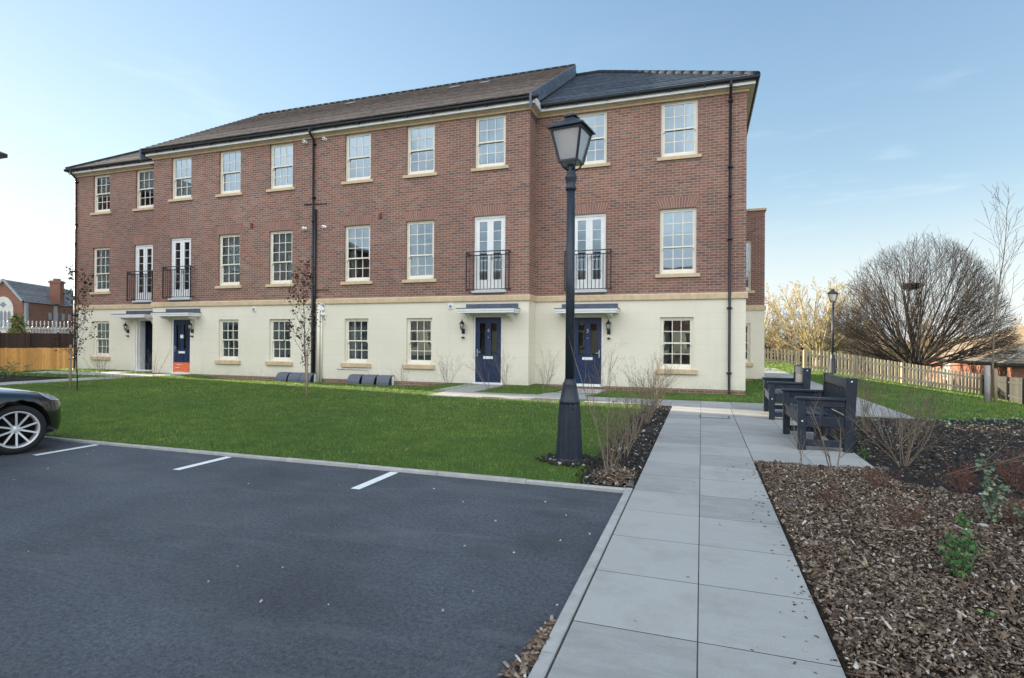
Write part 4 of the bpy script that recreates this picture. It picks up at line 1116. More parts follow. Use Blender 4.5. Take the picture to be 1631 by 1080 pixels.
# ------------------------------------------------------------------ street lamps
def street_lamp(label, x, y, rot, first=None):
    z = g1(x, y)
    if first is not None: return dup(first, (x,y,z), rot, label)
    t = thing('street_lamp', label, 'street lamp', (x,y,z), 0, 'heritage street lamps')
    m = MB()
    n = 16
    # fluted tapering base
    prof = [(.145,-.05),(.145,.03),(.139,.05),(.108,.64),(.104,.66)]
    N = 48; base = len(m.v)
    for r_, z_ in prof:
        for j in range(N):
            a = 2*math.pi*j/N; k = 1 - (.055 if (j % 4 in (1,2) and .04 < z_ < .65) else 0)
            o8 = 1/ max(abs(math.cos(((a+math.pi/8) % (math.pi/4)) - math.pi/8)), .9)
            m.v.append((r_*k*o8*math.cos(a), r_*k*o8*math.sin(a), z_))
    for i in range(len(prof)-1):
        for j in range(N):
            a = base+i*N+j; b = base+i*N+(j+1)%N; m.f.append((a,b,b+N,a+N)); m.sm.append(False)
    m.lathe([(.115,.655),(.117,.68),(.107,.70),(.088,.80),(.078,.86),(.080,.875),(.062,.90),(.058,.93)], n=24)
    for k in range(4):
        a = math.pi/4+k*math.pi/2; m.lathe([(.001,0),(.012,0),(.012,.01),(.001,.012)], (.108*math.cos(a),.108*math.sin(a),.60), 8)
    place('base', m.mesh('base'), t, (0,0,0), M['lamp'])
    m = MB(); m.lathe([(.052,.92),(.046,3.05)], n=20)
    m.lathe([(.047,3.04),(.062,3.05),(.062,3.08),(.05,3.10),(.056,3.14),(.068,3.18),(.068,3.20),(.055,3.22),(.045,3.27),(.05,3.30),(.04,3.33)], n=20)
    place('post', m.mesh('post'), t, (0,0,0), M['lamp'])
    zb, zt, rb, rt = 3.36, 3.70, .103, .172    # half sizes
    m = MB()
    for sx, sy in ((-1,-1),(1,-1),(1,1),(-1,1)):
        m.bar((sx*rb,sy*rb,zb),(sx*rt,sy*rt,zt),.022,.022)
        m.tube([(sx*.03,sy*.03,3.27),(sx*.07,sy*.07,3.30),(sx*rb*.9,sy*rb*.9,3.355)], .011, 6)
    for s in (-1, 1):
        for (r_, z_, h_) in ((rb,zb,.02),(rt,zt,.026)):
            m.box(-r_-.012,r_+.012,s*r_-.012,s*r_+.012,z_-h_/2,z_+h_/2); m.box(s*r_-.012,s*r_+.012,-r_+.012,r_-.012,z_-h_/2,z_+h_/2)
    place('lantern_frame', m.mesh('lantern_frame'), t, (0,0,0), M['lamp'])
    g = MB(); 
    for k in range(4):
        q = Matrix.Rotation(k*math.pi/2, 3, 'Z'); i = .006
        g.quad(*[q @ Vector(p) for p in ((-rb+.01,-rb+i,zb+.01),(rb-.01,-rb+i,zb+.01),(rt-.012,-rt+i,zt-.013),(-rt+.012,-rt+i,zt-.013))])
    place('glass', g.mesh('glass'), t, (0,0,0), M['lantern_glass'])
    h = MB()
    e = .214
    def fr(r0, z0, r1, z1):
        b0 = [(-r0,-r0,z0),(r0,-r0,z0),(r0,r0,z0),(-r0,r0,z0)]; b1 = [(-r1,-r1,z1),(r1,-r1,z1),(r1,r1,z1),(-r1,r1,z1)]
        h.hexa(b0+b1)
    fr(e, 3.712, e, 3.727); fr(e-.004, 3.727, .062, 3.835); fr(.055, 3.835, .05, 3.862); fr(.072, 3.862, .072, 3.876); fr(.068, 3.876, .045, 3.90)
    place('hood', h.mesh('hood'), t, (0,0,0), M['lamp'])
    h = MB(); h.lathe([(.125,3.66),(.14,3.70),(.001,3.705)], n=20); h.lathe([(.001,3.60),(.06,3.60),(.075,3.66),(.001,3.66)], n=16)
    place('lamp_unit', h.mesh('lamp_unit'), t, (0,0,0), M['lampin'])
    h = MB(); h.box(-rb,rb,-rb,rb,zb-.012,zb-.006); place('lantern_floor', h.mesh('lantern_floor'), t, (0,0,0), M['lampin'])
    t.rotation_euler = (0,0,rot)
    return t
lamp = street_lamp('tall black lamp post with four sided lantern standing on the front lawn edge', -1.40, 6.10, R(-8))
street_lamp('distant black lamp post beside the picket fence on the right', 5.70, 28.9, R(-20), lamp)
n = 700; a = nr.uniform(0,6.28,n); r_ = .16+np.abs(nr.normal(0,.07,n)); X = -1.40+r_*np.cos(a); Y = 6.10+r_*np.sin(a); L = nr.uniform(.012,.05,n)
V, F = flakes(n, X, Y, gz(X,Y)+.02+L*.2, L, L*.7, L*.5, .4)
o = struct(np_mesh('soil_crumbs', V, F, M['stones'], (-1.4,6.1,0)), 'stuff'); tag(o, 'ring of soil and mortar crumbs around the lamp post base', 'soil', kind='stuff')

# ------------------------------------------------------------------ benches
def bench(label, x, y, first=None):
    """seat faces -X, length along Y; x,y = front middle"""
    z = .026
    if first is not None: return dup(first, (x,y,z), R(-1.5), label)
    t = thing('garden_bench', label, 'bench', (x,y,z), 0, 'dark slatted benches on the paving')
    L = 1.30; hy = L/2; D = .60; bv = .006
    def part(nm, mb, lbl=None):
        o = mb.build(nm, M['bench'], None, off=(0,0,0), bevel=bv); o.parent = t; return o
    for s in (-1, 1):
        y0, y1 = (s*hy-.07 if s > 0 else s*hy), (s*hy if s > 0 else s*hy+.07)
        m = MB(); m.box(0,.09,y0,y1,0,.62); part('front_leg', m)
        m = MB(); tilt = .045
        m.hexa([(D-.10,y0,0),(D,y0,0),(D,y1,0),(D-.10,y1,0),(D-.075,y0,.90),(D+tilt-.0,y0,.90),(D+tilt,y1,.90),(D-.075,y1,.90)]); part('back_post', m)
        m = MB(); m.box(.09,D-.10,y0+.012,y1-.012,.05,.13); part('bottom_rail', m)
        m = MB(); m.box(.09,D-.09,y0+.01,y1-.01,.30,.42); part('side_rail', m)
        m = MB(); m.box(-.03,D-.08,y0-.012,y1+.012,.622,.655); m.box(.09,D-.085,y0+.012,y1-.012,.54,.62); part('armrest', m)
    m = MB()
    for k in range(5): xa = .005+k*.105; m.box(xa,xa+.092,-hy+.072,hy-.072,.415,.442)
    part('seat', m)
    m = MB(); m.box(.02,.06,-hy+.071,hy-.071,.30,.412); m.box(D-.14,D-.10,-hy+.071,hy-.071,.30,.412); m.box(.06,D-.14,-.04,.04,.33,.41); m.box(D-.16,D-.12,-hy+.071,hy-.071,.06,.13); m.box(D-.30,D-.22,-.06,.06,.0,.33); part('under_frame', m)
    m = MB(); dx = .055
    m.hexa([(D-.075,-hy+.071,.775),(D-.02,-hy+.071,.775),(D-.02,hy-.071,.775),(D-.075,hy-.071,.775),(D-.068,-hy+.071,.89),(D-.013,-hy+.071,.89),(D-.013,hy-.071,.89),(D-.068,hy-.071,.89)])
    m.hexa([(D-.085,-hy+.071,.45),(D-.035,-hy+.071,.45),(D-.035,hy-.071,.45),(D-.085,hy-.071,.45),(D-.082,-hy+.071,.52),(D-.032,-hy+.071,.52),(D-.032,hy-.071,.52),(D-.082,hy-.071,.52)])
    part('back_frame', m)
    m = MB(); nsl = 13
    for k in range(nsl):
        yy = -hy+.12+(L-.24)*k/(nsl-1); m.hexa([(D-.070,yy-.024,.52),(D-.048,yy-.024,.52),(D-.048,yy+.024,.52),(D-.070,yy+.024,.52),(D-.058,yy-.024,.775),(D-.036,yy-.024,.775),(D-.036,yy+.024,.775),(D-.058,yy+.024,.775)])
    part('back_slats', m)
    b = MB()
    for yy, xx, zz in ((-hy-.001,D-.02,.86),(-hy-.001,.045,.36),(hy+.001,D-.02,.86)):
        b.box(xx-.009,xx+.009,yy-.004,yy+.004,zz-.008,zz+.008)
    place('bolt_cap', b.mesh('bolt_cap'), t, (0,0,0), M['white'])
    t.rotation_euler = (0,0,R(.5)); 
    return t
bn = bench('near dark blue grey slatted bench facing the path, beside the bare shrub', 1.13, 8.30)
bench('far dark slatted bench behind the near one, by the building corner', 1.12, 11.10, bn)

# drain cover and hydrant plate
t = thing('drain_cover', 'rectangular metal drain cover set in the paving near the benches', 'drain cover', (.22, 10.48, .027))
m = MB(); m.box(-.25,.25,-.19,.19,-.01,.003); place('frame', m.mesh('frame'), t, (0,0,0), M['drain'])
m = MB(); m.box(-.225,.225,-.165,.165,.0032,.006); place('lid', m.mesh('lid'), t, (0,0,0), M['slab'])

# ------------------------------------------------------------------ the parked car
def car(x, y):
    t = thing('parked_car', 'black hatchback with silver multi spoke alloy wheels parked nose first at the lawn', 'car', (x,y,.004))
    W = [(0,.40,.20,.46,.49),(-.035,.55,.155,.53,.565),(-.12,.655,.145,.60,.635),(-.26,.725,.14,.655,.70),(-.45,.765,.14,.69,.745),(-.75,.785,.14,.725,.80),(-1.05,.79,.15,.755,.835),(-1.4,.795,.15,.785,.85),(-2.2,.80,.15,.81,.86),(-2.9,.785,.16,.83,.87),(-3.3,.74,.19,.82,.86),(-3.52,.66,.25,.74,.78),(-3.58,.5,.30,.66,.68)]
    m = MB(); rows = []
    for yy, w, zb, zs, zc in W:
        half = [(w*.80,zb),(w*.955,zb+.05),(w*.99,zb+.16),(w,zb+(zs-zb)*.55),(w*.985,zs-.085),(w*.955,zs-.025),(w*.86,zs+.012),(w*.5,zc-.012),(0,zc)]
        ring = half + [(-a,b) for a,b in reversed(half[:-1])]
        rows.append([(a,yy,b) for a,b in ring])
    k = len(rows[0])
    for r_ in rows: m.v += r_
    for i in range(len(rows)-1):
        for j in range(k):
            a = i*k+j; b = i*k+(j+1)%k; m.f.append((a,b,b+k,a+k)); m.sm.append(True)
    m.f.append(tuple(range(k))); m.sm.append(True); m.f.append(tuple(reversed(range((len(rows)-1)*k, len(rows)*k)))); m.sm.append(True)
    me = m.mesh('body'); bm = bmesh.new(); bm.from_mesh(me); bmesh.ops.recalc_face_normals(bm, faces=bm.faces); bm.to_mesh(me); bm.free()
    tmp = bpy.data.objects.new('tmp', me); C.objects.link(tmp)
    s = tmp.modifiers.new('s','SUBSURF'); s.levels = 2
    cuts = []
    wy = (-.63, -2.98); wr = .283
    for yy in wy:
        for sx in (-1, 1):
            c = MB(); c.lathe([(wr+.045,-.14),(wr+.045,.14)], n=40); cm = c.mesh('cut'); cm.transform(Matrix.Rotation(R(90),4,'Y')); cm.transform(Matrix.Translation((sx*.74,yy,wr-.0)))
            bm = bmesh.new(); bm.from_mesh(cm); bmesh.ops.recalc_face_normals(bm, faces=bm.faces); bm.to_mesh(cm); bm.free()
            co = bpy.data.objects.new('cut', cm); C.objects.link(co); cuts.append(co)
            b_ = tmp.modifiers.new('b','BOOLEAN'); b_.operation = 'DIFFERENCE'; b_.object = co; b_.solver = 'EXACT'
    bpy.context.view_layer.update()
    dg = bpy.context.evaluated_depsgraph_get(); body = bpy.data.meshes.new_from_object(tmp.evaluated_get(dg))
    from mathutils.bvhtree import BVHTree
    bvh = BVHTree.FromPolygons([v.co.copy() for v in body.vertices], [tuple(p.vertices) for p in body.polygons])
    for c in cuts: bpy.data.objects.remove(c)
    bpy.data.objects.remove(tmp)
    body.materials.clear(); body.name = 'body'
    # arch interiors keep the body paint: dark liners sit just inside
    place('body', body, t, (0,0,0), M['paint'])
    for yy in wy:
        for sx in (-1, 1):
            l_ = MB(); n = 24; R0 = wr+.043
            for i in range(n):
                a0 = math.pi*i/n; a1 = math.pi*(i+1)/n; xa, xb = sx*.60, sx*.775
                l_.quad((xa,yy+R0*math.cos(a0),wr+R0*math.sin(a0)),(xb,yy+R0*math.cos(a0),wr+R0*math.sin(a0)),(xb,yy+R0*math.cos(a1),wr+R0*math.sin(a1)),(xa,yy+R0*math.cos(a1),wr+R0*math.sin(a1)))
            place('arch_liner', l_.mesh('arch_liner'), t, (0,0,0), M['wellblack'])
    # cabin
    g = MB(); st = [(-1.02,.66,.835,.60,.86),(-1.62,.70,.85,.545,1.225),(-2.2,.70,.86,.545,1.27),(-2.85,.69,.87,.52,1.235),(-3.42,.62,.86,.50,.90)]
    for yy,w0,z0,w1,z1 in st: g.v += [(w0,yy,z0),(w1,yy,z1),(w1*.6,yy,z1+.022),(-w1*.6,yy,z1+.022),(-w1,yy,z1),(-w0,yy,z0)]
    for i in range(4):
        for j in range(5): a = i*6+j; g.f.append((a,a+1,a+7,a+6)); g.sm.append(True)
    place('cabin_glass', g.mesh('cabin_glass'), t, (0,0,0), M['carglass'])
    g = MB()
    rf = [(w1+.012,yy,z1+.004) for yy,_,_,w1,z1 in st[1:4]]
    for (xa,ya,za),(xb,yb_,zb_) in zip(rf, rf[1:]):
        for s_ in (-1,1): g.quad((s_*xa,ya,za),(s_*xa*.6,ya,za+.026),(s_*xb*.6,yb_,zb_+.026),(s_*xb,yb_,zb_),smooth=True)
        g.quad((-xa*.6,ya,za+.026),(xa*.6,ya,za+.026),(xb*.6,yb_,zb_+.026),(-xb*.6,yb_,zb_+.026),smooth=True)
    for s_ in (-1,1):
        for i in range(len(st)-1): g.bar((s_*st[i][3],st[i][0],st[i][4]),(s_*st[i+1][3],st[i+1][0],st[i+1][4]),.05,.03)
        g.bar((s_*.705,-2.2,.86),(s_*.55,-2.22,1.27),.02,.09)
    place('roof', g.mesh('roof'), t, (0,0,0), M['paint'])
    for s_ in (-1,1):
        q = MB(); q.lathe([(.001,-.06),(.05,-.05),(.075,0),(.06,.05),(.001,.06)], n=14); me = q.mesh('side_mirror'); me.transform(Matrix.Scale(.55,4,(0,1,0))); place('side_mirror', me, t, (s_*.84,-1.3,.90), M['paint'])
        # headlight: a swept lens lying on the wing corner
        q = MB(); na, nb = 9, 4; gp = []
        for i in range(na+1):
            az = R(14+58*i/na)
            for j in range(nb+1):
                u = i/na; zl = .525+.075*u; zh = .590+.085*u+.02*math.sin(u*3.1)
                if u > .85: zl = zl+(zh-zl)*(u-.85)/.15*.8
                zz = zl+(zh-zl)*j/nb; dr = Vector((s_*math.sin(az), math.cos(az), 0)); og = Vector((s_*.30,-.50,zz))+dr*1.5
                hit, nrm, _, _ = bvh.ray_cast(og, -dr)
                gp.append((hit+nrm*.006) if hit is not None else og-dr*1.2)
        for i in range(na):
            for j in range(nb): k = i*(nb+1)+j; q.quad(gp[k], gp[k+nb+1], gp[k+nb+2], gp[k+1], smooth=True)
        place('headlight', q.mesh('headlight'), t, (0,0,0), M['headlamp'])
        q = MB(); q.box(s_*.5-.12,s_*.5+.12,-3.56,-3.5,.6,.7); place('tail_light', q.mesh('tail_light'), t, (0,0,0), M['redvent'])
    q = MB(); q.prism([(-.30,.30),(.30,.30),(.36,.50),(-.36,.50)], 'y', -.03, .012); place('grille', q.mesh('grille'), t, (0,0,0), M['wellblack'])
    q = MB(); q.box(-.24,.24,.013,.022,.33,.43); place('number_plate', q.mesh('number_plate'), t, (0,0,0), M['white'])
    tm, rm = MB(), MB()
    tm.lathe([(.195,-.085),(.26,-.085),(.279,-.07),(.283,-.04),(.283,.04),(.279,.07),(.26,.085),(.215,.088),(.205,.08)], n=48, cap=False)
    rm.lathe([(.200,.062),(.216,.082),(.212,.088),(.198,.080),(.190,.05),(.185,-.06),(.20,-.06)], n=48, cap=False)
    rm.lathe([(.001,.062),(.035,.060),(.048,.05),(.05,.03),(.001,.03)], n=20)
    for k in range(10):
        a = 2*math.pi*(k//2)/5 + (.0 if k%2==0 else .42)*1 + .12
        c_, s_ = math.cos(a), math.sin(a); c2, s2 = math.cos(a+(.1 if k%2 else -.1)), math.sin(a+(.1 if k%2 else -.1))
        rm.bar((.04*c_,.04*s_,.050),(.195*c2,.195*s2,.066),.019,.022)
    for k in range(5):
        a = 2*math.pi*k/5+.33; rm.lathe([(.001,.066),(.007,.066),(.007,.05),(.001,.05)], (.032*math.cos(a),.032*math.sin(a),0), 8)
    dm = MB(); dm.lathe([(.001,-.02),(.19,-.02),(.19,-.03),(.001,-.03)], n=32); dm.lathe([(.05,.0),(.125,.0),(.125,-.015),(.05,-.015)], n=32)
    ms = [(q.mesh(nm), mt) for q, nm, mt in ((tm,'tyre','tyre'),(rm,'rim','rim'),(dm,'brake_disc','wellblack'))]
    for yy in wy:
        for s_ in (-1,1):
            w = bpy.data.objects.new('wheel', ms[0][0]); C.objects.link(w); w.parent = t; w.location = (s_*.685,yy,wr-.002); w.rotation_euler = (R(17),R(90)*s_,0)
            if not ms[0][0].materials: ms[0][0].materials.append(M['tyre'])
            for me, mt in ms[1:]: place(me.name.split('.')[0], me, w, (0,0,0), M[mt])
    return t
car(-8.24, 4.86)

# ------------------------------------------------------------------ plants
def grow(mb, p, d, L, r, lvl, c, rg, rec=None):
    """a branch with its side branches; c: dict of per-level lists"""
    ns = c['seg'][lvl]; pts = [Vector(p)]; dd = Vector(d).normalized(); rad = [r]
    for i in range(ns):
        w = c['wig'][lvl]
        dd = (dd + Vector((rg.gauss(0,w), rg.gauss(0,w), rg.gauss(0,w)+c['up'][lvl]))).normalized()
        pts.append(pts[-1]+dd*L/ns); rad.append(max(c.get('rmin',.002), r*(1-(i+1)/ns*c.get('taper',.75))))
    target = mb[min(lvl, len(mb)-1)]
    target.tube(pts, rad, c['sides'][lvl], cap=False)
    if rec is not None and lvl >= rec[0]:
        for q in pts[1:]: rec[1].append((q, dd.copy()))
    if lvl+1 >= len(c['n']) + 1 or lvl >= len(c['n']): return
    k = c['n'][lvl]
    for j in range(k):
        t = c['t0'][lvl] + (1-c['t0'][lvl])*((j+rg.random())/k); t = min(t, .98)
        f = t*ns; i = min(int(f), ns-1); q = pts[i].lerp(pts[i+1], f-i); bd = (pts[i+1]-pts[i]).normalized()
        az = rg.uniform(0, 2*math.pi); an = R(c['ang'][lvl])*rg.uniform(.6,1.3)
        o = bd.orthogonal().normalized(); o = Matrix.Rotation(az, 3, bd) @ o
        nd = bd*math.cos(an)+o*math.sin(an)
        grow(mb, q, nd, L*c['ratio'][lvl]*(1-.45*t)*rg.uniform(.7,1.25), max(c.get('rmin',.002), rad[i]*c.get('rr',.55)), lvl+1, c, rg, rec)
def leaves(mb, spots, n, size, rg, spread=.03, aspect=.45):
    for _ in range(n):
        q, d = rg.choice(spots); c = q + Vector((rg.gauss(0,spread),rg.gauss(0,spread),rg.gauss(0,spread)))
        a = Vector((rg.gauss(0,1),rg.gauss(0,1),rg.gauss(-.4,.7))).normalized(); b = a.orthogonal().normalized(); b = Matrix.Rotation(rg.uniform(0,6.28),3,a) @ b
        s = size*rg.uniform(.6,1.35); cup = a.cross(b)*s*.15
        mb.quad(c, c+a*s*.5+b*s*aspect+cup, c+a*s, c+a*s*.5-b*s*aspect+cup)
def make_plant(name, label, cat, loc, parts, group=None):
    t = thing(name, label, cat, loc, 0, group)
    for nm, mb, mat in parts:
        if mb.v: 
            me = mb.mesh(nm); place(nm, me, t, (0,0,0), M[mat])
    return t
def shrub(name, label, x, y, h, n, spread, mat='twig', seed=1, group=None, side=5, kids=3, r=.0045, lean=(0,0), sub=2):
    rg = random.Random(seed); m = MB(); t2 = MB()
    c = dict(seg=[5,4,2], wig=[.10,.14,.15], up=[.05,.10,.04], n=[side,kids][:sub], t0=[.22,.25], ang=[30,34], ratio=[.55,.5], sides=[5,3,3], rr=.62, rmin=.0013, taper=.7)
    for i in range(n):
        a = rg.uniform(0, 6.28); sp = spread*math.sqrt(rg.random())
        grow([m, t2], (.05*math.cos(a)*rg.random(), .05*math.sin(a)*rg.random(), -.03), (math.cos(a)*sp+lean[0], math.sin(a)*sp+lean[1], 1), h*rg.uniform(.6,1.08), r*rg.uniform(.8,1.3), 0, c, rg)
    return make_plant(name, label, 'shrub', (x,y,g1(x,y)+.01), [('stems', m, mat), ('twigs', t2, mat)], group)
G1 = 'bare shrubs by the front doors'
shrub('bare_shrub', 'thin bare shrub under the window left of door number 4', -6.95, 14.6, .95, 9, .5, seed=3, group=G1)
shrub('bare_shrub', 'bare twiggy shrub right of door number 4', -5.12, 14.5, 1.25, 9, .5, seed=4, group=G1, lean=(-.12,0))
shrub('bare_shrub', 'bare shrub with twigs crossing door number 4', -5.55, 14.3, .95, 6, .5, seed=5, group=G1, lean=(-.5,0))
shrub('bare_shrub', 'bare shrub in the grass patch left of the lamp post', -4.05, 14.6, 1.15, 9, .45, seed=6, group=G1)
shrub('bare_shrub', 'bare shrub right of door number 3 below its lantern', -2.35, 14.4, 1.3, 10, .4, seed=8, group=G1)
shrub('bare_shrub', 'small bare shrub beside the end of the cross path', -7.55, 13.2, .75, 5, .5, seed=9, group=G1)
G2 = 'bare shrubs in the narrow bed by the path'
for i, (yy, h, n, lab) in enumerate(((5.55,.70,10,'nearest bare shrub in the narrow bed, with two tall stems by the kerb'),(6.5,.72,10,'second bare shrub of the narrow bed, beside the lamp post'),(7.7,.80,13,'bushy bare shrub in the middle of the narrow bed'),(9.2,.95,12,'tall bare shrub past the middle of the narrow bed'),(10.6,1.0,11,'bare shrub near the far end of the narrow bed'),(11.6,1.05,10,'farthest bare shrub of the narrow bed, at the cross path'))):
    shrub('bare_shrub', lab, -.86+.02*(i%2), yy, h, n, .42 if i else .25, seed=20+i, group=G2, r=.005, side=5, kids=3)
rg = random.Random(5); m = MB()
for (dx, dy, h) in ((-.02,.02,1.42),(.05,-.03,1.15),(-.06,.05,1.0)):
    grow([m], (dx,dy,-.02), (-.20+rg.gauss(0,.05),.02,1), h, .0075, 0, dict(seg=[6,3], wig=[.04,.1], up=[.0,.1], n=[3], t0=[.4], ang=[25], ratio=[.3], sides=[6,4], rr=.5, rmin=.002, taper=.7), rg)
make_plant('bare_shrub', 'three tall leaning bare stems at the near end of the narrow bed', 'shrub', (-.84,5.62,.02), [('stems', m, 'twig')], G2)
G3 = 'bare shrubs around the near bench'
shrub('bare_shrub', 'slim bare stem at the near edge of the bench paving', .98, 6.66, .62, 2, .15, seed=31, group=G3, r=.005, side=5, lean=(.05,0))
shrub('bare_shrub', 'forked bare shrub in front of the near bench', 1.34, 6.66, .72, 3, .6, seed=34, group=G3, r=.0085, side=5, lean=(.05,0))
shrub('bare_shrub', 'large spreading bare shrub right of the near bench', 2.12, 7.2, 1.0, 10, .85, seed=33, group=G3, r=.0065, side=6, kids=3)
shrub('bare_shrub', 'low arching bare shrub behind the near bench', 2.3, 8.2, .85, 8, .9, seed=35, group=G3, r=.005, side=5)
shrub('bare_shrub', 'thin upright bare shrub behind the far bench', 2.35, 9.6, 1.15, 9, .35, seed=36, group=G3, r=.0045, side=5)
shrub('bare_shrub', 'long bare stem lying low over the dark soil', 2.35, 6.9, 1.5, 2, .2, seed=37, group=G3, r=.005, side=7, lean=(2.6,.25))
G4 = 'low reddish twig clumps in the mulch'
for i, (x, y, h, n, lab) in enumerate(((1.55,5.9,.22,16,'reddish twig clump nearest the corner of the bench paving'),(2.25,6.1,.28,22,'reddish twig clump at the edge of the wood chips behind the flat stone'),(2.75,6.4,.34,26,'tall reddish twig clump on the dark soil at the right'),(1.42,4.75,.20,14,'faded reddish twig clump in the middle of the wood chips'),(2.15,5.1,.26,16,'reddish twig clump at the foot of the pale green weed'),(1.0,5.3,.14,10,'sparse reddish twigs close to the path'),(1.6,3.1,.13,12,'reddish twig clump in the near wood chips'),(3.2,6.9,.32,18,'reddish twig clump farthest right on the dark soil'))):
    shrub('twig_clump', lab, x, y, h, n, .8, 'twig_red', 50+i, G4, side=4, kids=2, r=.0022)
def weed(label, x, y, h, n, nl, size, seed, mat, spread=.5):
    rg = random.Random(seed); m = MB(); lf = MB(); rec = [0, []]
    for i in range(n):
        a = rg.uniform(0,6.28); sp = spread*rg.random()
        grow([m], (0,0,-.01), (math.cos(a)*sp, math.sin(a)*sp, 1), h*rg.uniform(.6,1.1), .003, 0, dict(seg=[4,2], wig=[.1,.15], up=[.05,.1], n=[3], t0=[.3], ang=[35], ratio=[.35], sides=[4,3], rr=.6, rmin=.001), rg, rec)
    leaves(lf, rec[1], nl, size, rg, .012)
    make_plant('weed', label, 'weed', (x,y,g1(x,y)+.02), [('stems', m, 'twig'), ('leaves', lf, mat)], 'green weeds in the mulch')
weed('bushy green weed in the near wood chips', 1.40, 3.84, .26, 10, 260, .028, 1, 'leaf_green', .8)
weed('tall pale green weed spike at the right', 2.03, 5.0, .50, 3, 170, .035, 2, 'leaf_pale', .12)
weed('soft green weed clump right of the tall spike', 2.2, 4.75, .26, 9, 220, .032, 3, 'leaf_pale', .7)
weed('tiny green weed between the spike and the bushy weed', 1.80, 4.88, .09, 6, 70, .026, 4, 'leaf_green', .9)
weed('little green sprout under the bushy weed', 1.33, 3.3, .05, 4, 24, .022, 5, 'leaf_green', .9)
weed('yellow green weed under the near bench back', 1.78, 7.35, .16, 4, 50, .03, 6, 'leaf_green', .6)
rgw = random.Random(3); lf = MB()
for _ in range(420):
    x = rgw.uniform(3.6, 7.0); y = redge(x)-rgw.random()**2*.9
    leaves(lf, [(Vector((x,y,g1(x,y)+.02)), None)], 1, .05, rgw, .02)
o = struct(lf.build('ground_weeds', M['leaf_pale'], off=(5,11,0), recalc=False), 'stuff'); tag(o, 'low green weeds along the edge of the sloping lawn', 'weeds', kind='stuff')

# flat stones lying in the mulch
def stone(label, x, y, s, seed):
    rg = random.Random(seed); m = MB(); m.lathe([(.3*s,-.2*s),(.5*s,0),(.48*s,.18*s),(.25*s,.3*s)], n=9)
    m.v = [(a*(1+rg.uniform(-.15,.15))*1.3, b*(1+rg.uniform(-.15,.15)), c) for a,b,c in m.v]
    o = m.build('stone', M['joint'] if seed > 2 else M['kerb'], off=(0,0,0)); o.location = (x,y,g1(x,y)+.02); tag(o, label, 'stone', 'stones in the bed')
stone('pale stone among the wood chips near the path', .93, 4.62, .05, 1); stone('round grey stone right of the reddish twigs', 1.95, 4.95, .06, 2); stone('white stone on the dark soil at the right', 2.35, 6.0, .035, 1); stone('pale flat stone near the lawn edge at far right', 5.1, 9.9, .12, 2)

# young trees with stakes
def young_tree(label, x, y, h, seed, nl):
    rg = random.Random(seed); m, t2, lf = MB(), MB(), MB(); rec = [1, []]
    c = dict(seg=[9,5,3], wig=[.02,.10,.14], up=[.05,.16,.05], n=[26,4], t0=[.22,.2], ang=[38,35], ratio=[.30,.45], sides=[7,4,3], rr=.42, rmin=.002, taper=.8)
    grow([m, t2], (0,0,-.05), (0,0,1), h, .016, 0, c, rg, rec)
    leaves(lf, rec[1], nl, .055, rg, .04)
    make_plant('young_tree', label, 'tree', (x,y,g1(x,y)), [('trunk', m, 'twig_dark'), ('branches', t2, 'twig_dark'), ('leaves', lf, 'leaf_brown')], 'young trees on the lawn')
def stake(label, x, y, h):
    m = MB(); m.tube([(0,0,-.1),(0,0,h)], [.030,.028], 10); t = thing('tree_stake', label, 'tree stake', (x,y,g1(x,y)), 0, 'tree stakes')
    place('post', m.mesh('post'), t, (0,0,0), M['stake'])
    b = MB(); b.tube([(.035*math.cos(a),.035*math.sin(a)+.0,h-.12) for a in [6.28*k/10 for k in range(11)]], .006, 4); b.tube([(0,.03,h-.12),(-.06,.06,h-.12)], .008, 4); place('tie', b.mesh('tie'), t, (0,0,0), M['black'])
stake('pale round stake in the middle of the front lawn', -8.44, 10.35, 1.10); young_tree('young tree with withered brown leaves on the middle of the lawn', -8.53, 10.45, 2.95, 61, 560)
stake('pale stake at the left end of the lawn', -14.78, 9.44, 1.15); young_tree('young tree with dark leaves at the left end of the lawn by the building corner', -14.70, 9.55, 2.75, 62, 470)

# bare birch sapling by the dark fence
rg = random.Random(70); m, t2 = MB(), MB()
c = dict(seg=[12,6,4], wig=[.03,.08,.1], up=[.03,.12,.0], n=[20,6], t0=[.28,.2], ang=[30,30], ratio=[.34,.45], sides=[6,4,3], rr=.45, rmin=.004, taper=.85)
grow([m, t2], (0,0,-.1), (.02,0,1), 6.0, .035, 0, c, rg)
make_plant('bare_sapling', 'tall slender bare sapling in front of the dark board fence', 'tree', (8.25,20.5,g1(8.25,20.5)), [('trunk', m, 'twig'), ('branches', t2, 'twig')])
m = MB(); m.tube([(0,0,-.1),(0,0,1.12)], [.075,.07], 12); o = m.build('trunk_guard', M['guard'], off=(0,0,0)); o.location = (8.13,20.4,g1(8.13,20.4)); tag(o, 'grey post supporting the slender sapling', 'tree stake')
m = MB(); m.tube([(0,0,-.1),(0,0,1.05)], [.045,.045], 10); o = m.build('tree_stake', M['stake'], off=(0,0,0)); o.location = (8.33,20.4,g1(8.33,20.4)); tag(o, 'pale round stake right beside the sapling', 'tree stake')
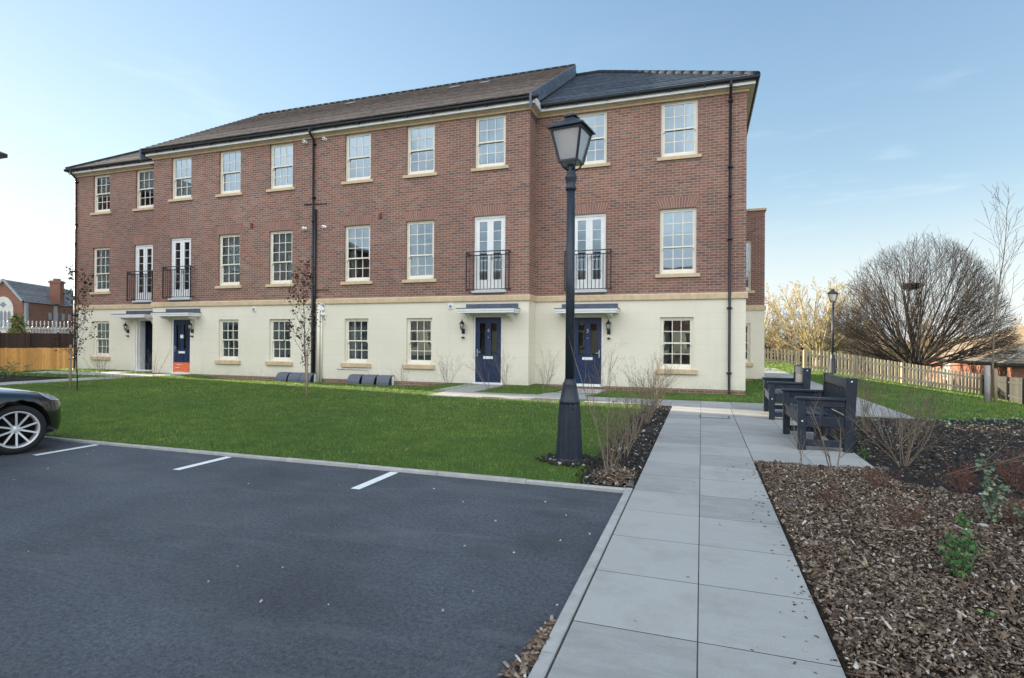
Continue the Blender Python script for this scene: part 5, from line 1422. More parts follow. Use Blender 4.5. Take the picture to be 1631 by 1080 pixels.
# ------------------------------------------------------------------ fences
def board_fence(name, label, p0, p1, zt, zb, bw, gap, mat, post_every=2.4, posts=True, rails=True, th=.02, capmat=None, jit=.006, front=1):
    """zt, zb functions of distance along the fence"""
    L = math.hypot(p1[0]-p0[0], p1[1]-p0[1]); d = Vector((p1[0]-p0[0], p1[1]-p0[1], 0))/L; nrm = Vector((d.y,-d.x,0))*front
    t = thing(name, label, 'fence', (p0[0],p0[1],zb(0)))
    o_ = Vector(t.location); m = MB(); n = int(L/(bw+gap))
    P = lambda s, off, z: Vector((p0[0]+d.x*s+nrm.x*off, p0[1]+d.y*s+nrm.y*off, z)) - o_
    for i in range(n):
        a = i*(bw+gap); b = a+bw; j = rng.uniform(-jit, jit)*2; k = rng.uniform(-jit,jit)*.4
        m.hexa([P(a,k,zb(a)), P(b,k,zb(b)), P(b,k+th,zb(b)), P(a,k+th,zb(a)), P(a,k,zt(a)+j), P(b,k,zt(b)+j), P(b,k+th,zt(b)+j), P(a,k+th,zt(a)+j)])
    place('boards', m.mesh('boards'), t, (0,0,0), M[mat])
    if rails:
        m = MB(); ns = max(1, int(L/2))
        for fr_ in (.22, .78):
            for i in range(ns):
                a, b = L*i/ns, L*(i+1)/ns; za = zb(a)+(zt(a)-zb(a))*fr_; zc = zb(b)+(zt(b)-zb(b))*fr_
                m.hexa([P(a,-.045,za-.04),P(b,-.045,zc-.04),P(b,-.004,zc-.04),P(a,-.004,za-.04),P(a,-.045,za+.04),P(b,-.045,zc+.04),P(b,-.004,zc+.04),P(a,-.004,za+.04)])
        place('rails', m.mesh('rails'), t, (0,0,0), M[mat])
    if posts:
        k = int(L/post_every)
        for i in range(k+1):
            a = min(i*post_every, L-.1); w = .05; h = .0 if capmat is None else .10; off = (-.10, -.006) if capmat is None else (.022, .10)
            m = MB(); m.hexa([P(a-w,off[0],zb(a)-.2),P(a+w,off[0],zb(a)-.2),P(a+w,off[1],zb(a)-.2),P(a-w,off[1],zb(a)-.2),P(a-w,off[0],zt(a)+h),P(a+w,off[0],zt(a)+h),P(a+w,off[1],zt(a)+h),P(a-w,off[1],zt(a)+h)])
            po = place('post', m.mesh('post'), t, (0,0,0), M[mat])
            if capmat:
                m = MB(); m.hexa([P(a-.09,off[0]-.03,zt(a)+h),P(a+.09,off[0]-.03,zt(a)+h),P(a+.09,off[1]+.03,zt(a)+h),P(a-.09,off[1]+.03,zt(a)+h),P(a-.06,off[0],zt(a)+h+.1),P(a+.06,off[0],zt(a)+h+.1),P(a+.06,off[1],zt(a)+h+.1),P(a-.06,off[1],zt(a)+h+.1)])
                place('cap', m.mesh('cap'), po, (0,0,0), M[capmat])
    return t
def gline(p0, p1):
    L = math.hypot(p1[0]-p0[0], p1[1]-p0[1]); return lambda s: g1(p0[0]+(p1[0]-p0[0])*s/L, p0[1]+(p1[1]-p0[1])*s/L)
p0, p1 = (4.6,29.1), (12.75,32.4); q = gline(p0, p1)
Lf = math.hypot(p1[0]-p0[0], p1[1]-p0[1])
board_fence('picket_fence', 'weathered picket fence running down the slope to the right', p0, p1, lambda s: q(s)+1.02-.03*s/Lf, lambda s: q(s)+.05, .10, .075, 'picket', front=1)
p0b, p1b = (1.2,39.9), (6.8,40.6); q2 = gline(p0b, p1b)
board_fence('picket_fence', 'low sunlit picket fence at the far end of the lawn', p0b, p1b, lambda s: q2(s)+.95, lambda s: q2(s)+.05, .11, .10, 'picket')
p0c, p1c = (12.72,32.2), (11.0,24.4); q3 = gline(p0c, p1c)
board_fence('board_fence', 'old dark grey board fence at the right edge', p0c, p1c, lambda s: q3(s)+.98, lambda s: q3(s)+.02, .14, .006, 'fence_grey', front=-1)
q4 = gline((-37.6,16.4), (-32.0,26.1))
board_fence('board_fence', 'new golden pine board fence at the left', (-37.6,16.4), (-32.0,26.1), lambda s: .78, lambda s: q4(s)+.0, .125, .004, 'fence_gold', posts=False)
board_fence('board_fence', 'dark brown panel fence with pale post caps behind the golden fence', (-52.8,24.7), (-45.5,32.0), lambda s: 1.70, lambda s: -1.9, .15, .003, 'fence_dark', post_every=1.75, capmat='post_cap', jit=.002)
# razor wire fence
t = thing('security_fence', 'pale security fence topped with coils of razor wire before the church', 'fence', (-62.3,33.6,-2.2))
m = MB(); p0, p1 = Vector((-66,29,0)), Vector((-55,39.7,0)); d = (p1-p0).normalized(); L = (p1-p0).length
for i in range(int(L/.11)):
    a = p0+d*i*.11-Vector(t.location); a.z = 0; m.bar((a.x,a.y,0),(a.x,a.y,4.55),.035,.02)
for z in (1.5,4.4): m.bar(tuple(p0-Vector(t.location)*1+Vector((0,0,z-2.2+0)) ), tuple(p1-Vector(t.location)+Vector((0,0,z-2.2))), .05, .05)
place('pales', m.mesh('pales'), t, (0,0,0), M['palisade'])
m = MB(); pts = []; nt = int(L/.30); 
for i in range(nt*14):
    s = i/14*.30; a = 2*math.pi*i/14; c = p0+d*s-Vector(t.location); pts.append((c.x-d.y*.34*math.cos(a), c.y+d.x*.34*math.cos(a), 4.78+.34*math.sin(a)))
m.tube(pts, .018, 4, smooth=False)
for i in range(0, len(pts), 3):
    p = Vector(pts[i]); m.quad(p+Vector((.0,0,-.05)), p+Vector((.05,.03,0)), p+Vector((0,0,.05)), p+Vector((-.05,-.03,0)))
place('razor_wire', m.mesh('razor_wire'), t, (0,0,0), M['wire'])

# ------------------------------------------------------------------ the church hall at the left
A = Vector((-87,49.5,0)); fdir = Vector((-.85,-.527,0)).normalized(); sdir = Vector((-fdir.y*-1, 0, 0)); sdir = Vector((-.527,.85,0)).normalized()
t = thing('church_hall', 'red brick church hall with a grey slate roof and a large arched window', 'church', (A.x,A.y,-2.3))
def CP(u, v, z): return A + fdir*u + sdir*v + Vector((0,0,z)) - Vector(t.location)
HW = 2.2; ze_, zr_ = 6.4, 9.05; LEN = 30
m = MB()
m.quad(CP(0,0,-2.3),CP(2*HW,0,-2.3),CP(2*HW,0,ze_),CP(HW,0,zr_),CP(0,0,ze_)); m.quad(CP(0,0,-2.3),CP(0,LEN,-2.3),CP(0,LEN,ze_),CP(0,0,ze_)); m.quad(CP(2*HW,0,-2.3),CP(2*HW,LEN,-2.3),CP(2*HW,LEN,ze_),CP(2*HW,0,ze_)); m.quad(CP(0,LEN,-2.3),CP(2*HW,LEN,-2.3),CP(2*HW,LEN,ze_),CP(HW,LEN,zr_),CP(0,LEN,ze_))
place('wall', m.mesh('wall'), t, (0,0,0), M['brick_far'])
m = MB()
for s_ in (0, 1):
    e0 = CP(-.25 if not s_ else 2*HW+.25, -.1, ze_-.2); e1 = CP(-.25 if not s_ else 2*HW+.25, LEN, ze_-.2); r0 = CP(HW,-.1,zr_+.1); r1 = CP(HW,LEN,zr_+.1)
    roof_slope(m, e0, e1, r0, r1, 12, lip=.04)
place('roof', m.mesh('roof'), t, (0,0,0), M['tile_church'])
m = MB()
for a, b in ((CP(0,-.12,ze_-.1),CP(HW,-.12,zr_+.1)),(CP(2*HW,-.12,ze_-.1),CP(HW,-.12,zr_+.1))): m.bar(a, b, .25, .25)
place('gable_coping', m.mesh('gable_coping'), t, (0,0,0), M['pipe'])
m = MB()
arc = [(HW-1.15,-1.),(HW+1.15,-1.)]+[(HW+1.15*math.cos(a),5.1+1.75*math.sin(a)) for a in [math.pi*i/14 for i in range(15)]]
v0 = len(m.v); m.v += [tuple(CP(u,-.08,z)) for u,z in arc] + [tuple(CP(u,.05,z)) for u,z in arc]; k = len(arc)
m.f.append(tuple(range(k))); m.sm.append(False)
for i in range(k): m.f.append((v0+i, v0+(i+1)%k, v0+k+(i+1)%k, v0+k+i)); m.sm.append(False)
wo = place('arched_window', m.mesh('arched_window'), t, (0,0,0), M['chstone'])
m = MB()
for i in range(4):
    u = HW-.86+i*.44; m.quad(CP(u,-.085,2.4),CP(u+.34,-.085,2.4),CP(u+.34,-.085,4.7),CP(u+.17,-.085,5.0),CP(u,-.085,4.7)); m.quad(CP(u,-.085,-.6),CP(u+.34,-.085,-.6),CP(u+.34,-.085,2.0),CP(u,-.085,2.0))
for a in range(4):
    c = (HW+.2*math.cos(a*1.571), 5.75+.2*math.sin(a*1.571)); m.quad(*[CP(c[0]+.17*math.cos(b*.785),-.086,c[1]+.17*math.sin(b*.785)) for b in range(8)])
place('pane', m.mesh('pane'), wo, (0,0,0), M['chglass'])
for i, v in enumerate((.5, 7.4, 14)):
    m = MB(); m.hexa([CP(-.35,v-.28,-2.3),CP(.05,v-.28,-2.3),CP(.05,v+.28,-2.3),CP(-.35,v+.28,-2.3),CP(-.25,v-.28,ze_-.3),CP(.05,v-.28,ze_-.3),CP(.05,v+.28,ze_-.3),CP(-.25,v+.28,ze_-.3)]); place('buttress', m.mesh('buttress'), t, (0,0,0), M['pipe'])
for v in (6.2, 7.9, 9.6, 11.3):
    m = MB(); m.hexa([CP(-.06,v-.35,4.0),CP(.02,v-.35,4.0),CP(.02,v+.35,4.0),CP(-.06,v+.35,4.0),CP(-.06,v-.35,5.0),CP(.02,v-.35,5.0),CP(.02,v+.35,5.0),CP(-.06,v+.35,5.0)]); place('window', m.mesh('window'), t, (0,0,0), M['chglass'])
m = MB(); m.box(-.68,.68,-.5,.5,0,3.5); m.box(-.8,.8,-.62,.62,3.15,3.4); m.box(-.34,.34,-.3,.3,3.5,3.8)
me = m.mesh('chimney'); me.transform(Matrix.Rotation(R(30),4,'Z')); place('chimney', me, t, Vector((-90.6,55.9,6.3))-Vector(t.location), M['brick_far'])
# extension roof beyond
t2_ = t

# ------------------------------------------------------------------ right: bungalow, shed
t = thing('bungalow', 'low brick bungalow with a mossy hipped roof beyond the fence', 'house', (18.6,43.5,-2.1))
X0, X1, Y0, Y1 = 0., 9.5, 0., 15.; ez = 2.25
def P3(x,y,z): return (x, y, z)
m = MB()
def tilt(y): return .07*y*0
w = MB(); wall_open(w, 'y', X0, Y0, Y1, -.3, ez, [(9.2,11.0,.6,1.9)], depth=.15, out=-1); w.quad((X0,Y0,-.3),(X1,Y0,-.3),(X1,Y0,ez),(X0,Y0,ez)); w.quad((X1,Y0,-.3),(X1,Y1,-.3),(X1,Y1,ez),(X1,Y0,ez)); w.quad((X0,Y1,-.3),(X1,Y1,-.3),(X1,Y1,ez),(X0,Y1,ez))
place('wall', w.mesh('wall'), t, (0,0,0), M['brick_far'])
w = MB(); w.box(.12,.16,9.2,11,.6,1.9); ww = place('window', w.mesh('window'), t, (0,0,0), M['white'])
w = MB()
for k in range(3): w.quad((.115,9.25+k*.58,.68),(.115,9.78+k*.58,.68),(.115,9.78+k*.58,1.82),(.115,9.25+k*.58,1.82))
place('pane', w.mesh('pane'), ww, (0,0,0), M['chglass'])
m = MB(); o_ = .5; xm = (X0+X1)/2; hr = ez+(xm+o_)*.50
roof_slope(m, (X0-o_,Y1+o_,ez),(X0-o_,Y0-o_,ez),(xm,Y1-xm,hr),(xm,Y0+xm,hr), 18); roof_slope(m, (X0-o_,Y0-o_,ez),(X1+o_,Y0-o_,ez),(xm,Y0+xm,hr),(xm,Y0+xm,hr), 18); roof_slope(m, (X1+o_,Y0-o_,ez),(X1+o_,Y1+o_,ez),(xm,Y0+xm,hr),(xm,Y1-xm,hr), 18); roof_slope(m, (X1+o_,Y1+o_,ez),(X0-o_,Y1+o_,ez),(xm,Y1-xm,hr),(xm,Y1-xm,hr), 18)
rf = place('roof', m.mesh('roof'), t, (0,0,0), M['tile_far'])
m = MB(); m.tube([(X0-o_,Y0-o_,ez+.03),(xm,Y0+xm,hr+.04)], .12, 8); m.tube([(X1+o_,Y0-o_,ez+.03),(xm,Y0+xm,hr+.04)], .12, 8); m.tube([(xm,Y0+xm,hr+.04),(xm,Y1-xm,hr+.04)], .12, 8); place('ridge_tiles', m.mesh('ridge_tiles'), rf, (0,0,0), M['tile_church'])
m = MB(); m.box(X0-o_,X1+o_,Y0-o_,Y1+o_,ez-.16,ez-.02); place('eaves', m.mesh('eaves'), t, (0,0,0), M['black'])

t = thing('industrial_shed', 'wide blue grey metal roofed shed far behind the golden tree', 'shed', (16,100,-2.1))
m = MB(); m.box(-9.5,12,0,22,-1,4.2); place('wall', m.mesh('wall'), t, (0,0,0), M['shed'])
m = MB(); n = 44
prof = [(-.5,4.15),(4,6.6),(8,8.4),(11,9.1),(14,8.4),(18,6.6),(22.5,4.15)]
for i in range(n):
    xa = -10+22.5*i/n; xb = -10+22.5*(i+1)/n
    for (ya,za),(yb_,zb_) in zip(prof, prof[1:]): m.quad((xa,ya,za+(.06 if i%2 else 0)),(xb,ya,za+(0 if i%2 else .06)),(xb,yb_,zb_+(0 if i%2 else .06)),(xa,yb_,zb_+(.06 if i%2 else 0)))
place('roof', m.mesh('roof'), t, (0,0,0), M['shed'])

# ------------------------------------------------------------------ trees
def fan_tree(name, label, loc, rh, rv, nst, seed, mt, mw, r0=.11, n1=16, n2=6, low=86, base_h=.7, trunk_r=.34, sub=True, rr=.42, rmin=.006, upb=.055, t0=.22):
    rg = random.Random(seed); m, tw = MB(), MB()
    m.tube([(0,0,-.3),(.03,0,base_h*.5),(0,0,base_h)], [trunk_r*1.25,trunk_r,trunk_r*.95], 10)
    c = dict(seg=[9,4,3,2], wig=[.05,.08,.12,.15], up=[upb,.07,.05,.02], n=[n1,n2,3] if sub else [n1,n2], t0=[t0,.12,.2], ang=[26,30,32], ratio=[.36,.48,.5], sides=[6,4,3,3], rr=rr, rmin=rmin, taper=.85)
    for i in range(nst):
        th = R(low)*((i+.6)/nst)**.55; az = i*2.39996+rg.uniform(-.25,.25)
        L = 1/math.sqrt((math.sin(th)/rh)**2+(math.cos(th)/rv)**2)*rg.uniform(.88,1.06)
        a0 = Vector((math.sin(th)*math.cos(az), math.sin(th)*math.sin(az), math.cos(th)))
        st = Vector((trunk_r*.6*math.cos(az)*math.sin(th), trunk_r*.6*math.sin(az)*math.sin(th), base_h*rg.uniform(.7,1)))
        grow([m, tw], st, a0, L*.93, r0*rg.uniform(.75,1.15), 0, c, rg)
    return make_plant(name, label, 'tree', loc, [('trunk', m, mt), ('crown', tw, mw)])
BX, BY = 12.05, 38.9
def dome_tree(label, loc, rh, rv, zc, nst, seed, kids, mt, mw):
    """branches that all run out to one rounded crown surface"""
    rg = random.Random(seed); m, tw = MB(), MB()
    lob = [(rg.uniform(0,6.28), rg.uniform(.2,1.2), rg.uniform(-.10,.08)) for _ in range(9)]
    def reach(p, d):
        # distance along d to the (lobed) crown ellipsoid
        lo, hi = 0., 14.
        for _ in range(16):
            mid = (lo+hi)/2; q = p+d*mid; z = (q.z-zc)/(rv if q.z > zc else zc*.95); r = math.hypot(q.x,q.y)/rh; rr_ = math.sqrt(r*r+z*z)
            az = math.atan2(q.y,q.x); th = math.atan2(r, max(z,0)); k = 1+sum(c_*math.exp(-((th-b_)**2*5+(2-2*math.cos(az-a_))*2.2)) for a_,b_,c_ in lob)
            if rr_ < k: lo = mid
            else: hi = mid
        return lo
    def br(p, d, r, lvl):
        L = reach(p, d)*rg.uniform(.86,1.04)
        if L < .15: return
        ns = (8,5,3,2)[lvl]; pts = [p.copy()]; rad = [r]; dd = d.copy(); w = (.035,.06,.09,.12)[lvl]
        for i in range(ns):
            dd = (dd+Vector((rg.gauss(0,w),rg.gauss(0,w),rg.gauss(0,w)+(.012 if lvl < 2 else .03)))).normalized(); pts.append(pts[-1]+dd*L/ns); rad.append(max(.0052, r*(1-.82*(i+1)/ns)))
        (m if lvl == 0 else tw).tube(pts, rad, (6,4,3,3)[lvl], cap=False)
        if lvl >= len(kids): return
        for j in range(kids[lvl]):
            t = (.16,.18,.2)[lvl]+(.8-(.16,.18,.2)[lvl])*((j+rg.random())/kids[lvl])**.85; f = t*ns; i = min(int(f), ns-1); q = pts[i].lerp(pts[i+1], f-i); b = (pts[i+1]-pts[i]).normalized()
            o = Matrix.Rotation(rg.uniform(0,6.28),3,b) @ b.orthogonal().normalized(); an = R((20,27,32)[lvl])*rg.uniform(.6,1.35)
            br(q, (b*math.cos(an)+o*math.sin(an)).normalized(), max(.0062, rad[i]*.52), lvl+1)
    m.tube([(0,0,-.4),(.03,0,.5),(0,0,1.0)], [.46,.36,.30], 10)
    for i in range(nst):
        th = R(79)*((i+.5)/nst)**.6; az = i*2.39996+rg.uniform(-.3,.3)
        d = Vector((math.sin(th)*math.cos(az), math.sin(th)*math.sin(az), math.cos(th)))
        br(Vector((.2*d.x,.2*d.y,rg.uniform(.7,1.05))), d, rg.uniform(.05,.085), 0)
    return make_plant('bare_tree', label, 'tree', loc, [('trunk', m, mt), ('crown', tw, mw)])
dome_tree('large bare tree with a rounded fan shaped crown behind the fence', (BX,BY,g1(BX,BY)), 4.85, 6.9, 1.7, 38, 90, (8,6,2), 'bark_dark', 'twig_dark')
rg = random.Random(8); m = MB()
for i in range(130):
    a = rg.uniform(0,6.28); r_ = rg.uniform(.1,.42); z = rg.uniform(-.16,.16); q = Vector((r_*math.cos(a), r_*math.sin(a), z)); d = Vector((-math.sin(a),math.cos(a),rg.uniform(-.4,.4)))*rg.uniform(.15,.35)
    m.tube([q-d, q+d*.2+Vector((0,0,.02)), q+d], .02, 3, cap=False)
m.lathe([(.01,-.20),(.16,-.17),(.28,-.07),(.30,.04),(.22,.10),(.02,.07)], n=12)
o = m.build('bird_nest', M['bark_dark'], off=(0,0,0), recalc=False); o.location = (11.70,38.6,4.72); tag(o, 'dark bird nest of twigs high in the large bare tree', 'nest')
fan_tree('bare_tree', 'sunlit golden bare tree beyond the far picket fence', (8.2,46.0,g1(8.2,46)), 5.4, 6.0, 26, 91, 'twig_gold', 'twig_gold', r0=.10, n1=14, n2=6, base_h=.9, trunk_r=.3, rmin=.012)
fan_tree('bare_tree', 'smaller golden bare tree right behind the corner of the building', (4.4,50.5,g1(4.4,50.5)), 4.2, 5.4, 20, 92, 'twig_gold', 'twig_gold', r0=.085, n1=12, n2=5, base_h=.8, trunk_r=.25, rmin=.012)
fan_tree('bare_tree', 'warm brown bare tree between the golden tree and the large tree', (13.0,60,g1(13.0,60)), 4.8, 5.0, 16, 93, 'twig_tan', 'twig_tan', r0=.09, n1=9, n2=5, base_h=.6, trunk_r=.25, rmin=.013)
fan_tree('bare_tree', 'tan bare tree showing above the bungalow roof at the right edge', (33,66,-2.2), 6.5, 7.2, 18, 94, 'twig_tan', 'twig_tan', r0=.13, n1=10, n2=5, base_h=1.5, trunk_r=.35, rmin=.018)
fan_tree('bare_tree', 'olive bare tree left of the bungalow roof', (21,66,-2.2), 5.5, 5.6, 18, 95, 'twig_tan', 'twig_tan', r0=.12, n1=10, n2=5, base_h=1, trunk_r=.3, rmin=.016)
# scrub: a tangled mass that nobody could count
rg = random.Random(99); m = MB(); lf = MB()
c = dict(seg=[4,3,2], wig=[.16,.2,.2], up=[.05,.06,.0], n=[7,4], t0=[.2,.2], ang=[38,38], ratio=[.5,.5], sides=[3,3,3], rr=.6, rmin=.012, taper=.6)
for i in range(330):
    s = rg.random(); x = 1.5+s*40+rg.gauss(0,1); y = 44+s*17+rg.gauss(0,2.2)+ (4 if x < 10 else 0)
    if x > 14.5: y += 14
    h = (rg.uniform(1.3,3.0) if x < 7 else rg.uniform(.8,1.7)) if x < 14.5 else rg.uniform(1.6,4.2)
    a = rg.uniform(0,6.28); b0 = Vector((x,y,g1(x,y)))
    rec = [1, []]
    grow([m], b0, (math.cos(a)*.5,math.sin(a)*.5,1), h, .035, 0, c, rg, rec)
    leaves(lf, rec[1], 26, .14, rg, .18)
o = struct(m.build('scrub', M['twig_tan'], off=(18,50,-2), recalc=False), 'stuff'); tag(o, 'tangle of tan bare scrub behind the fences', 'scrub', kind='stuff')
o = struct(lf.build('scrub_leaves', M['scrub'], off=(18,50,-2), recalc=False), 'stuff'); tag(o, 'olive and ochre leaves of the scrub behind the fences', 'scrub', kind='stuff')
# dark hedge base
rg = random.Random(41); lf = MB()
for i in range(5200):
    s = rg.random(); x = 1.2+s*46; y = 47.5+s*20+rg.gauss(0,1.1)+(3 if x < 10 else 0)+(14 if x > 14.5 else 0); h = (1.5 if x < 8 else .9 if x < 14.5 else 2.3)*rg.random()**.8; a = rg.uniform(0,6.28)
    leaves(lf, [(Vector((x,y,g1(x,y)+h)), None)], 1, .42, rg, .1)
M['hedge'] = ramp_island('brown_hedge', [(0,(.045,.030,.020)),(.6,(.10,.062,.038)),(1,(.16,.115,.06))])
o = struct(lf.build('hedge_mass', M['hedge'], off=(18,52,-2), recalc=False), 'stuff'); tag(o, 'brown hedge running behind the bare trees', 'hedge', kind='stuff')
# far woodland ridge on the horizon
rg = random.Random(43); lf = MB()
for i in range(6500):
    s = rg.random(); x = -60+s*330; y = 230+rg.gauss(0,8)-s*40; top = 2.4+1.3*math.sin(s*17)+1.2*math.sin(s*41+1)+ (1.5 if s > .6 else 0); z = -2.5+(top+2.5)*rg.random()**.7
    leaves(lf, [(Vector((x,y,z)), None)], 1, 1.9, rg, .3)
o = struct(lf.build('far_woodland', M['scrub'], off=(100,220,-2), recalc=False), 'stuff'); tag(o, 'far wooded horizon beyond the gardens', 'woodland', kind='stuff')

# conifer before the church
rg = random.Random(12); m, lf = MB(), MB(); m.tube([(0,0,-.2),(0,0,5.0)], [.12,.03], 6)
for i in range(1500):
    z = rg.uniform(1.2,5.5); r_ = 1.35*(1-(z-1.0)/4.9)**.75*math.sqrt(rg.random()); a = rg.uniform(0,6.28)
    leaves(lf, [(Vector((r_*math.cos(a), r_*math.sin(a), z)), None)], 1, .26, rg, .05, .35)
make_plant('conifer', 'small bushy conifer in front of the church hall', 'tree', (-55.8,31.4,-2.15), [('trunk', m, 'bark_dark'), ('crown', lf, 'leaf_dark')])
# low planting by the left path
rg = random.Random(14)
for i, (x, y) in enumerate(((-20.4,10.6),(-21.4,11.6),(-22.4,10.4),(-20.2,8.6))):
    m, lf = MB(), MB(); rec = [0, []]
    for k in range(12):
        a = rg.uniform(0,6.28); grow([m], (rg.gauss(0,.25),rg.gauss(0,.25),0), (math.cos(a)*.5,math.sin(a)*.5,1), .45, .005, 0, dict(seg=[3,2], wig=[.1,.1], up=[.1,.1], n=[4], t0=[.2], ang=[35], ratio=[.5], sides=[4,3], rr=.6, rmin=.002), rg, rec)
    leaves(lf, rec[1], 330, .055, rg, .05)
    make_plant('low_shrub', ['dark low shrub nearest the left path','dark low shrub in the middle of the left bed','dark low shrub at the far left of the bed','dark low shrub behind the parked car'][i], 'shrub', (x,y,g1(x,y)+.015), [('stems', m, 'twig_dark'), ('leaves', lf, 'leaf_dark')], 'low shrubs in the left bed')
G5 = 'bare shrubs by the left hand doors'
for i, (x, y, h, l_) in enumerate(((-19.9,13.6,.8,'thin bare shrub left of the open front door'),(-17.9,14.2,1.35,'leaning bare shrub crossing the blue door with the orange board'),(-22.6,15.6,.9,'bare shrub below the leftmost ground floor window'))):
    shrub('bare_shrub', l_, x, y, h, 6, .6, seed=80+i, group=G5, lean=(-.35 if i==1 else 0,0))

# ------------------------------------------------------------------ neighbouring blocks (left edge and behind the viewpoint)
def block(label, x0, x1, y0, y1, ze_, zr_, axis, face, cols):
    t = thing('neighbour_block', label, 'apartment building', ((x0+x1)/2,(y0+y1)/2,-.6)); o = Vector(t.location)
    m = MB(); m.box(x0,x1,y0,y1,2.6,ze_); m.v = [tuple(Vector(v)-o) for v in m.v]; place('brick_wall', m.mesh('brick_wall'), t, (0,0,0), M['brick'])
    m = MB(); m.box(x0-.01,x1+.01,y0-.01,y1+.01,-.6,2.6); m.v = [tuple(Vector(v)-o) for v in m.v]; place('ground_floor_wall', m.mesh('ground_floor_wall'), t, (0,0,0), M['render'])
    e = .40; m = MB(); m.box(x0-e,x1+e,y0-e,y1+e,ze_-.12,ze_+.02); m.v = [tuple(Vector(v)-o) for v in m.v]; place('eaves', m.mesh('eaves'), t, (0,0,0), M['black'])
    m = MB(); E = [(x0-e,y0-e),(x1+e,y0-e),(x1+e,y1+e),(x0-e,y1+e)]; z0 = ze_+.03
    if axis == 'y':
        xm = (x0+x1)/2; h = (x1-x0)/2; ra, rb = (xm,y0+h,zr_), (xm,y1-h,zr_)
        roof_slope(m,(*E[1],z0),(*E[2],z0),ra,rb,16); roof_slope(m,(*E[3],z0),(*E[0],z0),rb,ra,16); roof_slope(m,(*E[0],z0),(*E[1],z0),ra,ra,16); roof_slope(m,(*E[2],z0),(*E[3],z0),rb,rb,16)
    else:
        ym = (y0+y1)/2; h = (y1-y0)/2; ra, rb = (x0+h,ym,zr_), (x1-h,ym,zr_)
        roof_slope(m,(*E[0],z0),(*E[1],z0),ra,rb,16); roof_slope(m,(*E[2],z0),(*E[3],z0),rb,ra,16); roof_slope(m,(*E[3],z0),(*E[0],z0),ra,ra,16); roof_slope(m,(*E[1],z0),(*E[2],z0),rb,rb,16)
    m.v = [tuple(Vector(v)-o) for v in m.v]; place('roof', m.mesh('roof'), t, (0,0,0), M['tile_brown'])
    fm_, pm_ = window_meshes(1.0, 1.87, 3, 2, .415)
    for c in cols:
        for z in ((.6, 3.3, 6.2) if ze_ > 8.2 else (.6, 3.3)):
            if face == '+x': loc, rz = Vector((x1+.20,c,z)), 90
            else: loc, rz = Vector((c,y1+.20,z)), 180
            w = bpy.data.objects.new('window', fm_); C.objects.link(w); w.parent = t; w.location = loc-o; w.rotation_euler = (0,0,R(rz)); place('pane', pm_, w, (0,0,0))
    return t
block('neighbouring brick block at the left whose eave tip shows at the frame edge', -43.5, -31.45, -16, 16.6, 9.95, 13.4, 'y', '+x', [13-3*i for i in range(9)])
block('brick block across the car park reflected in the windows', -62, 20, -42, -31, 7.4, 10.4, 'x', '+y', [-57+3.1*i for i in range(23)])

# ------------------------------------------------------------------ camera, sun, sky
cam = bpy.data.cameras.new('camera'); cam.sensor_width = 36; cam.lens = 882.7/1631*36; cam.clip_start = .05; cam.clip_end = 6000
co = bpy.data.objects.new('camera', cam); C.objects.link(co)
yaw = R(18.9); f = Vector((-math.sin(yaw), math.cos(yaw), 0)); r_ = Vector((math.cos(yaw), math.sin(yaw), 0)); u = Vector((0,0,1))
pt, rl = R(.198), R(.39)
f2 = f*math.cos(pt)+u*math.sin(pt); u2 = u*math.cos(pt)-f*math.sin(pt)
r3 = r_*math.cos(rl)+u2*math.sin(rl); u3 = u2*math.cos(rl)-r_*math.sin(rl)
mw = Matrix((r3, u3, -f2)).transposed().to_4x4(); mw.translation = Vector((0,0,1.35)); co.matrix_world = mw
bpy.context.scene.camera = co
EL, AZ = 14.0, 10.0      # sun elevation; angle of the sunlight off the facade line
sd = Vector((-math.cos(R(AZ))*math.cos(R(EL)), math.sin(R(AZ))*math.cos(R(EL)), math.sin(R(EL))))   # towards the sun
sl = bpy.data.lights.new('sun', 'SUN'); sl.energy = 5.0; sl.angle = R(.53); sl.color = (1,.86,.66)
so = bpy.data.objects.new('sun', sl); C.objects.link(so); so.rotation_euler = sd.to_track_quat('Z','Y').to_euler()
w = bpy.data.worlds.new('World'); bpy.context.scene.world = w; w.use_nodes = True
FILL_CL = 8.4
nt = w.node_tree; bg = nt.nodes['Background']
sky = nt.nodes.new('ShaderNodeTexSky'); sky.sky_type = 'NISHITA'; sky.sun_disc = False; sky.sun_elevation = R(EL)
sky.sun_rotation = math.atan2(sd.x, sd.y); sky.altitude = 50; sky.air_density = 1.15; sky.dust_density = 0.1; sky.ozone_density = 2.5
hs = nt.nodes.new('ShaderNodeHueSaturation'); hs.inputs['Saturation'].default_value = .90; hs.inputs['Hue'].default_value = .503; nt.links.new(sky.outputs[0], hs.inputs['Color'])
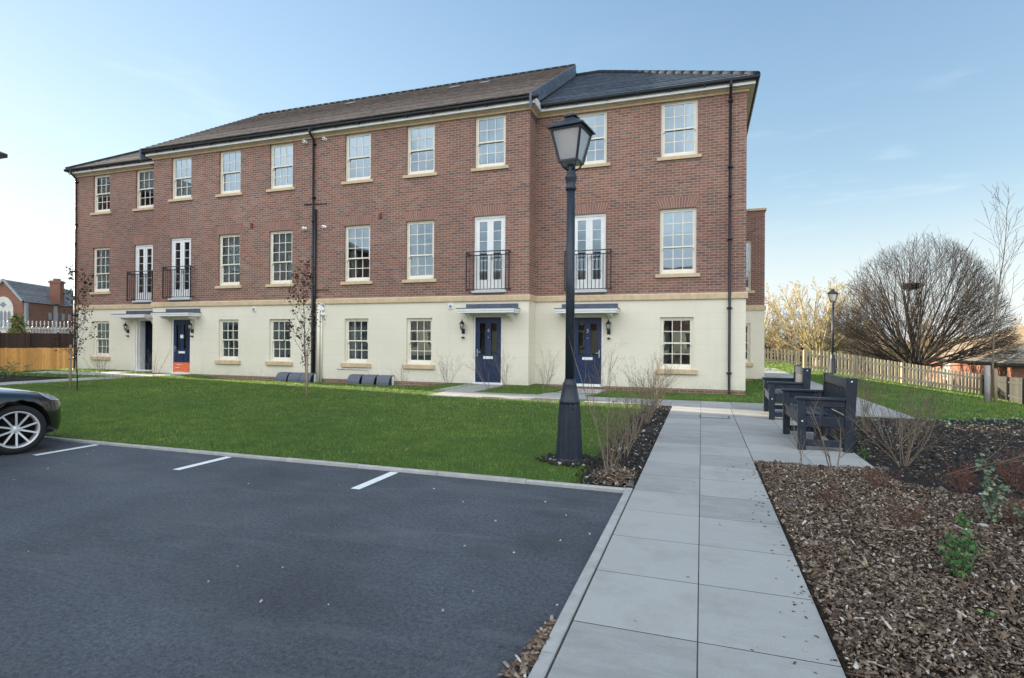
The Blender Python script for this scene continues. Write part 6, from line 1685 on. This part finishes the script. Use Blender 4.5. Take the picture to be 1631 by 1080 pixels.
# bright cloud added behind the viewpoint to lift the shaded surfaces; thin wisps elsewhere
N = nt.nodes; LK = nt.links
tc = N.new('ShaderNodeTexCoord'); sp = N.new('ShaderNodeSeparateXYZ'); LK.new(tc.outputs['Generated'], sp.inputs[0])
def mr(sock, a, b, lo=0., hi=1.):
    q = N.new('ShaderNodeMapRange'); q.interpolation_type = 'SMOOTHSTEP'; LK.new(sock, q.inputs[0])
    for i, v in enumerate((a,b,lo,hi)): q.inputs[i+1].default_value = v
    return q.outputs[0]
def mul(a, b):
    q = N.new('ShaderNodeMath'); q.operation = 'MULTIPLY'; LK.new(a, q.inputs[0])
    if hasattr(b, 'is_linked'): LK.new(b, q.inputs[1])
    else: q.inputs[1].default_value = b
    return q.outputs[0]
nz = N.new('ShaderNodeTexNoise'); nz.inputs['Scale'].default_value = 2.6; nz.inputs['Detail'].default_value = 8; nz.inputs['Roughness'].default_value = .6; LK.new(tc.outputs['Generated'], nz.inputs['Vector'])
fill_bank = mul(mul(mr(sp.outputs[1], -.02, -.40), mr(sp.outputs[2], .0, .12)), mr(nz.outputs['Fac'], .36, .58, .25, 1.))
mx = N.new('ShaderNodeMix'); mx.data_type = 'RGBA'; LK.new(fill_bank, mx.inputs[0]); 
def vm(op, a, b):
    q = N.new('ShaderNodeVectorMath'); q.operation = op
    for i, v in enumerate((a, b)):
        if hasattr(v, 'is_linked'): LK.new(v, q.inputs[i])
        else: q.inputs[i].default_value = v
    return q.outputs[0]
soft = vm('DIVIDE', vm('MULTIPLY', hs.outputs[0], (1.30,)*3), vm('ADD', vm('MULTIPLY', hs.outputs[0], (.22,)*3), (1,1,1)))   # soft clip in the sky colour lowers the glow round the low sun
hs2 = N.new('ShaderNodeHueSaturation'); hs2.inputs['Saturation'].default_value = 1.22; LK.new(soft, hs2.inputs['Color']); LK.new(hs2.outputs[0], mx.inputs[6]); mx.inputs[7].default_value = (FILL_CL*.90, FILL_CL*.97, FILL_CL*1.05, 1)
mp = N.new('ShaderNodeMapping'); mp.inputs['Scale'].default_value = (2.2,2.2,13); mp.inputs['Rotation'].default_value = (.12,.1,.5); LK.new(tc.outputs['Generated'], mp.inputs[0])
nw = N.new('ShaderNodeTexNoise'); nw.inputs['Scale'].default_value = 1.9; nw.inputs['Detail'].default_value = 7; nw.inputs['Roughness'].default_value = .55; LK.new(mp.outputs[0], nw.inputs['Vector'])
wisp = mul(mul(mr(nw.outputs['Fac'], .58, .78), mr(sp.outputs[2], .02, .10)), mr(sp.outputs[2], .55, .2, 0., .10))
mw_ = N.new('ShaderNodeMix'); mw_.data_type = 'RGBA'; LK.new(wisp, mw_.inputs[0]); 
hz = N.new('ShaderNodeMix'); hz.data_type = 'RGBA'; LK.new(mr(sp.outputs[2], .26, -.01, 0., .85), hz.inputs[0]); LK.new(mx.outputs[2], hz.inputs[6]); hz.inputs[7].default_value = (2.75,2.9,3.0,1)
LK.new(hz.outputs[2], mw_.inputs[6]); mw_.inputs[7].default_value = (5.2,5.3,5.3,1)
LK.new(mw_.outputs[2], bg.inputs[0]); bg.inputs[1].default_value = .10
s = bpy.context.scene
s.view_settings.view_transform = 'Standard'; s.view_settings.look = 'None'; s.view_settings.exposure = 1.78; s.view_settings.gamma = 1
s.view_settings.use_curve_mapping = False
try:
    s.cycles.use_denoising = True; s.cycles.max_bounces = 8; s.cycles.transparent_max_bounces = 16
except Exception: pass
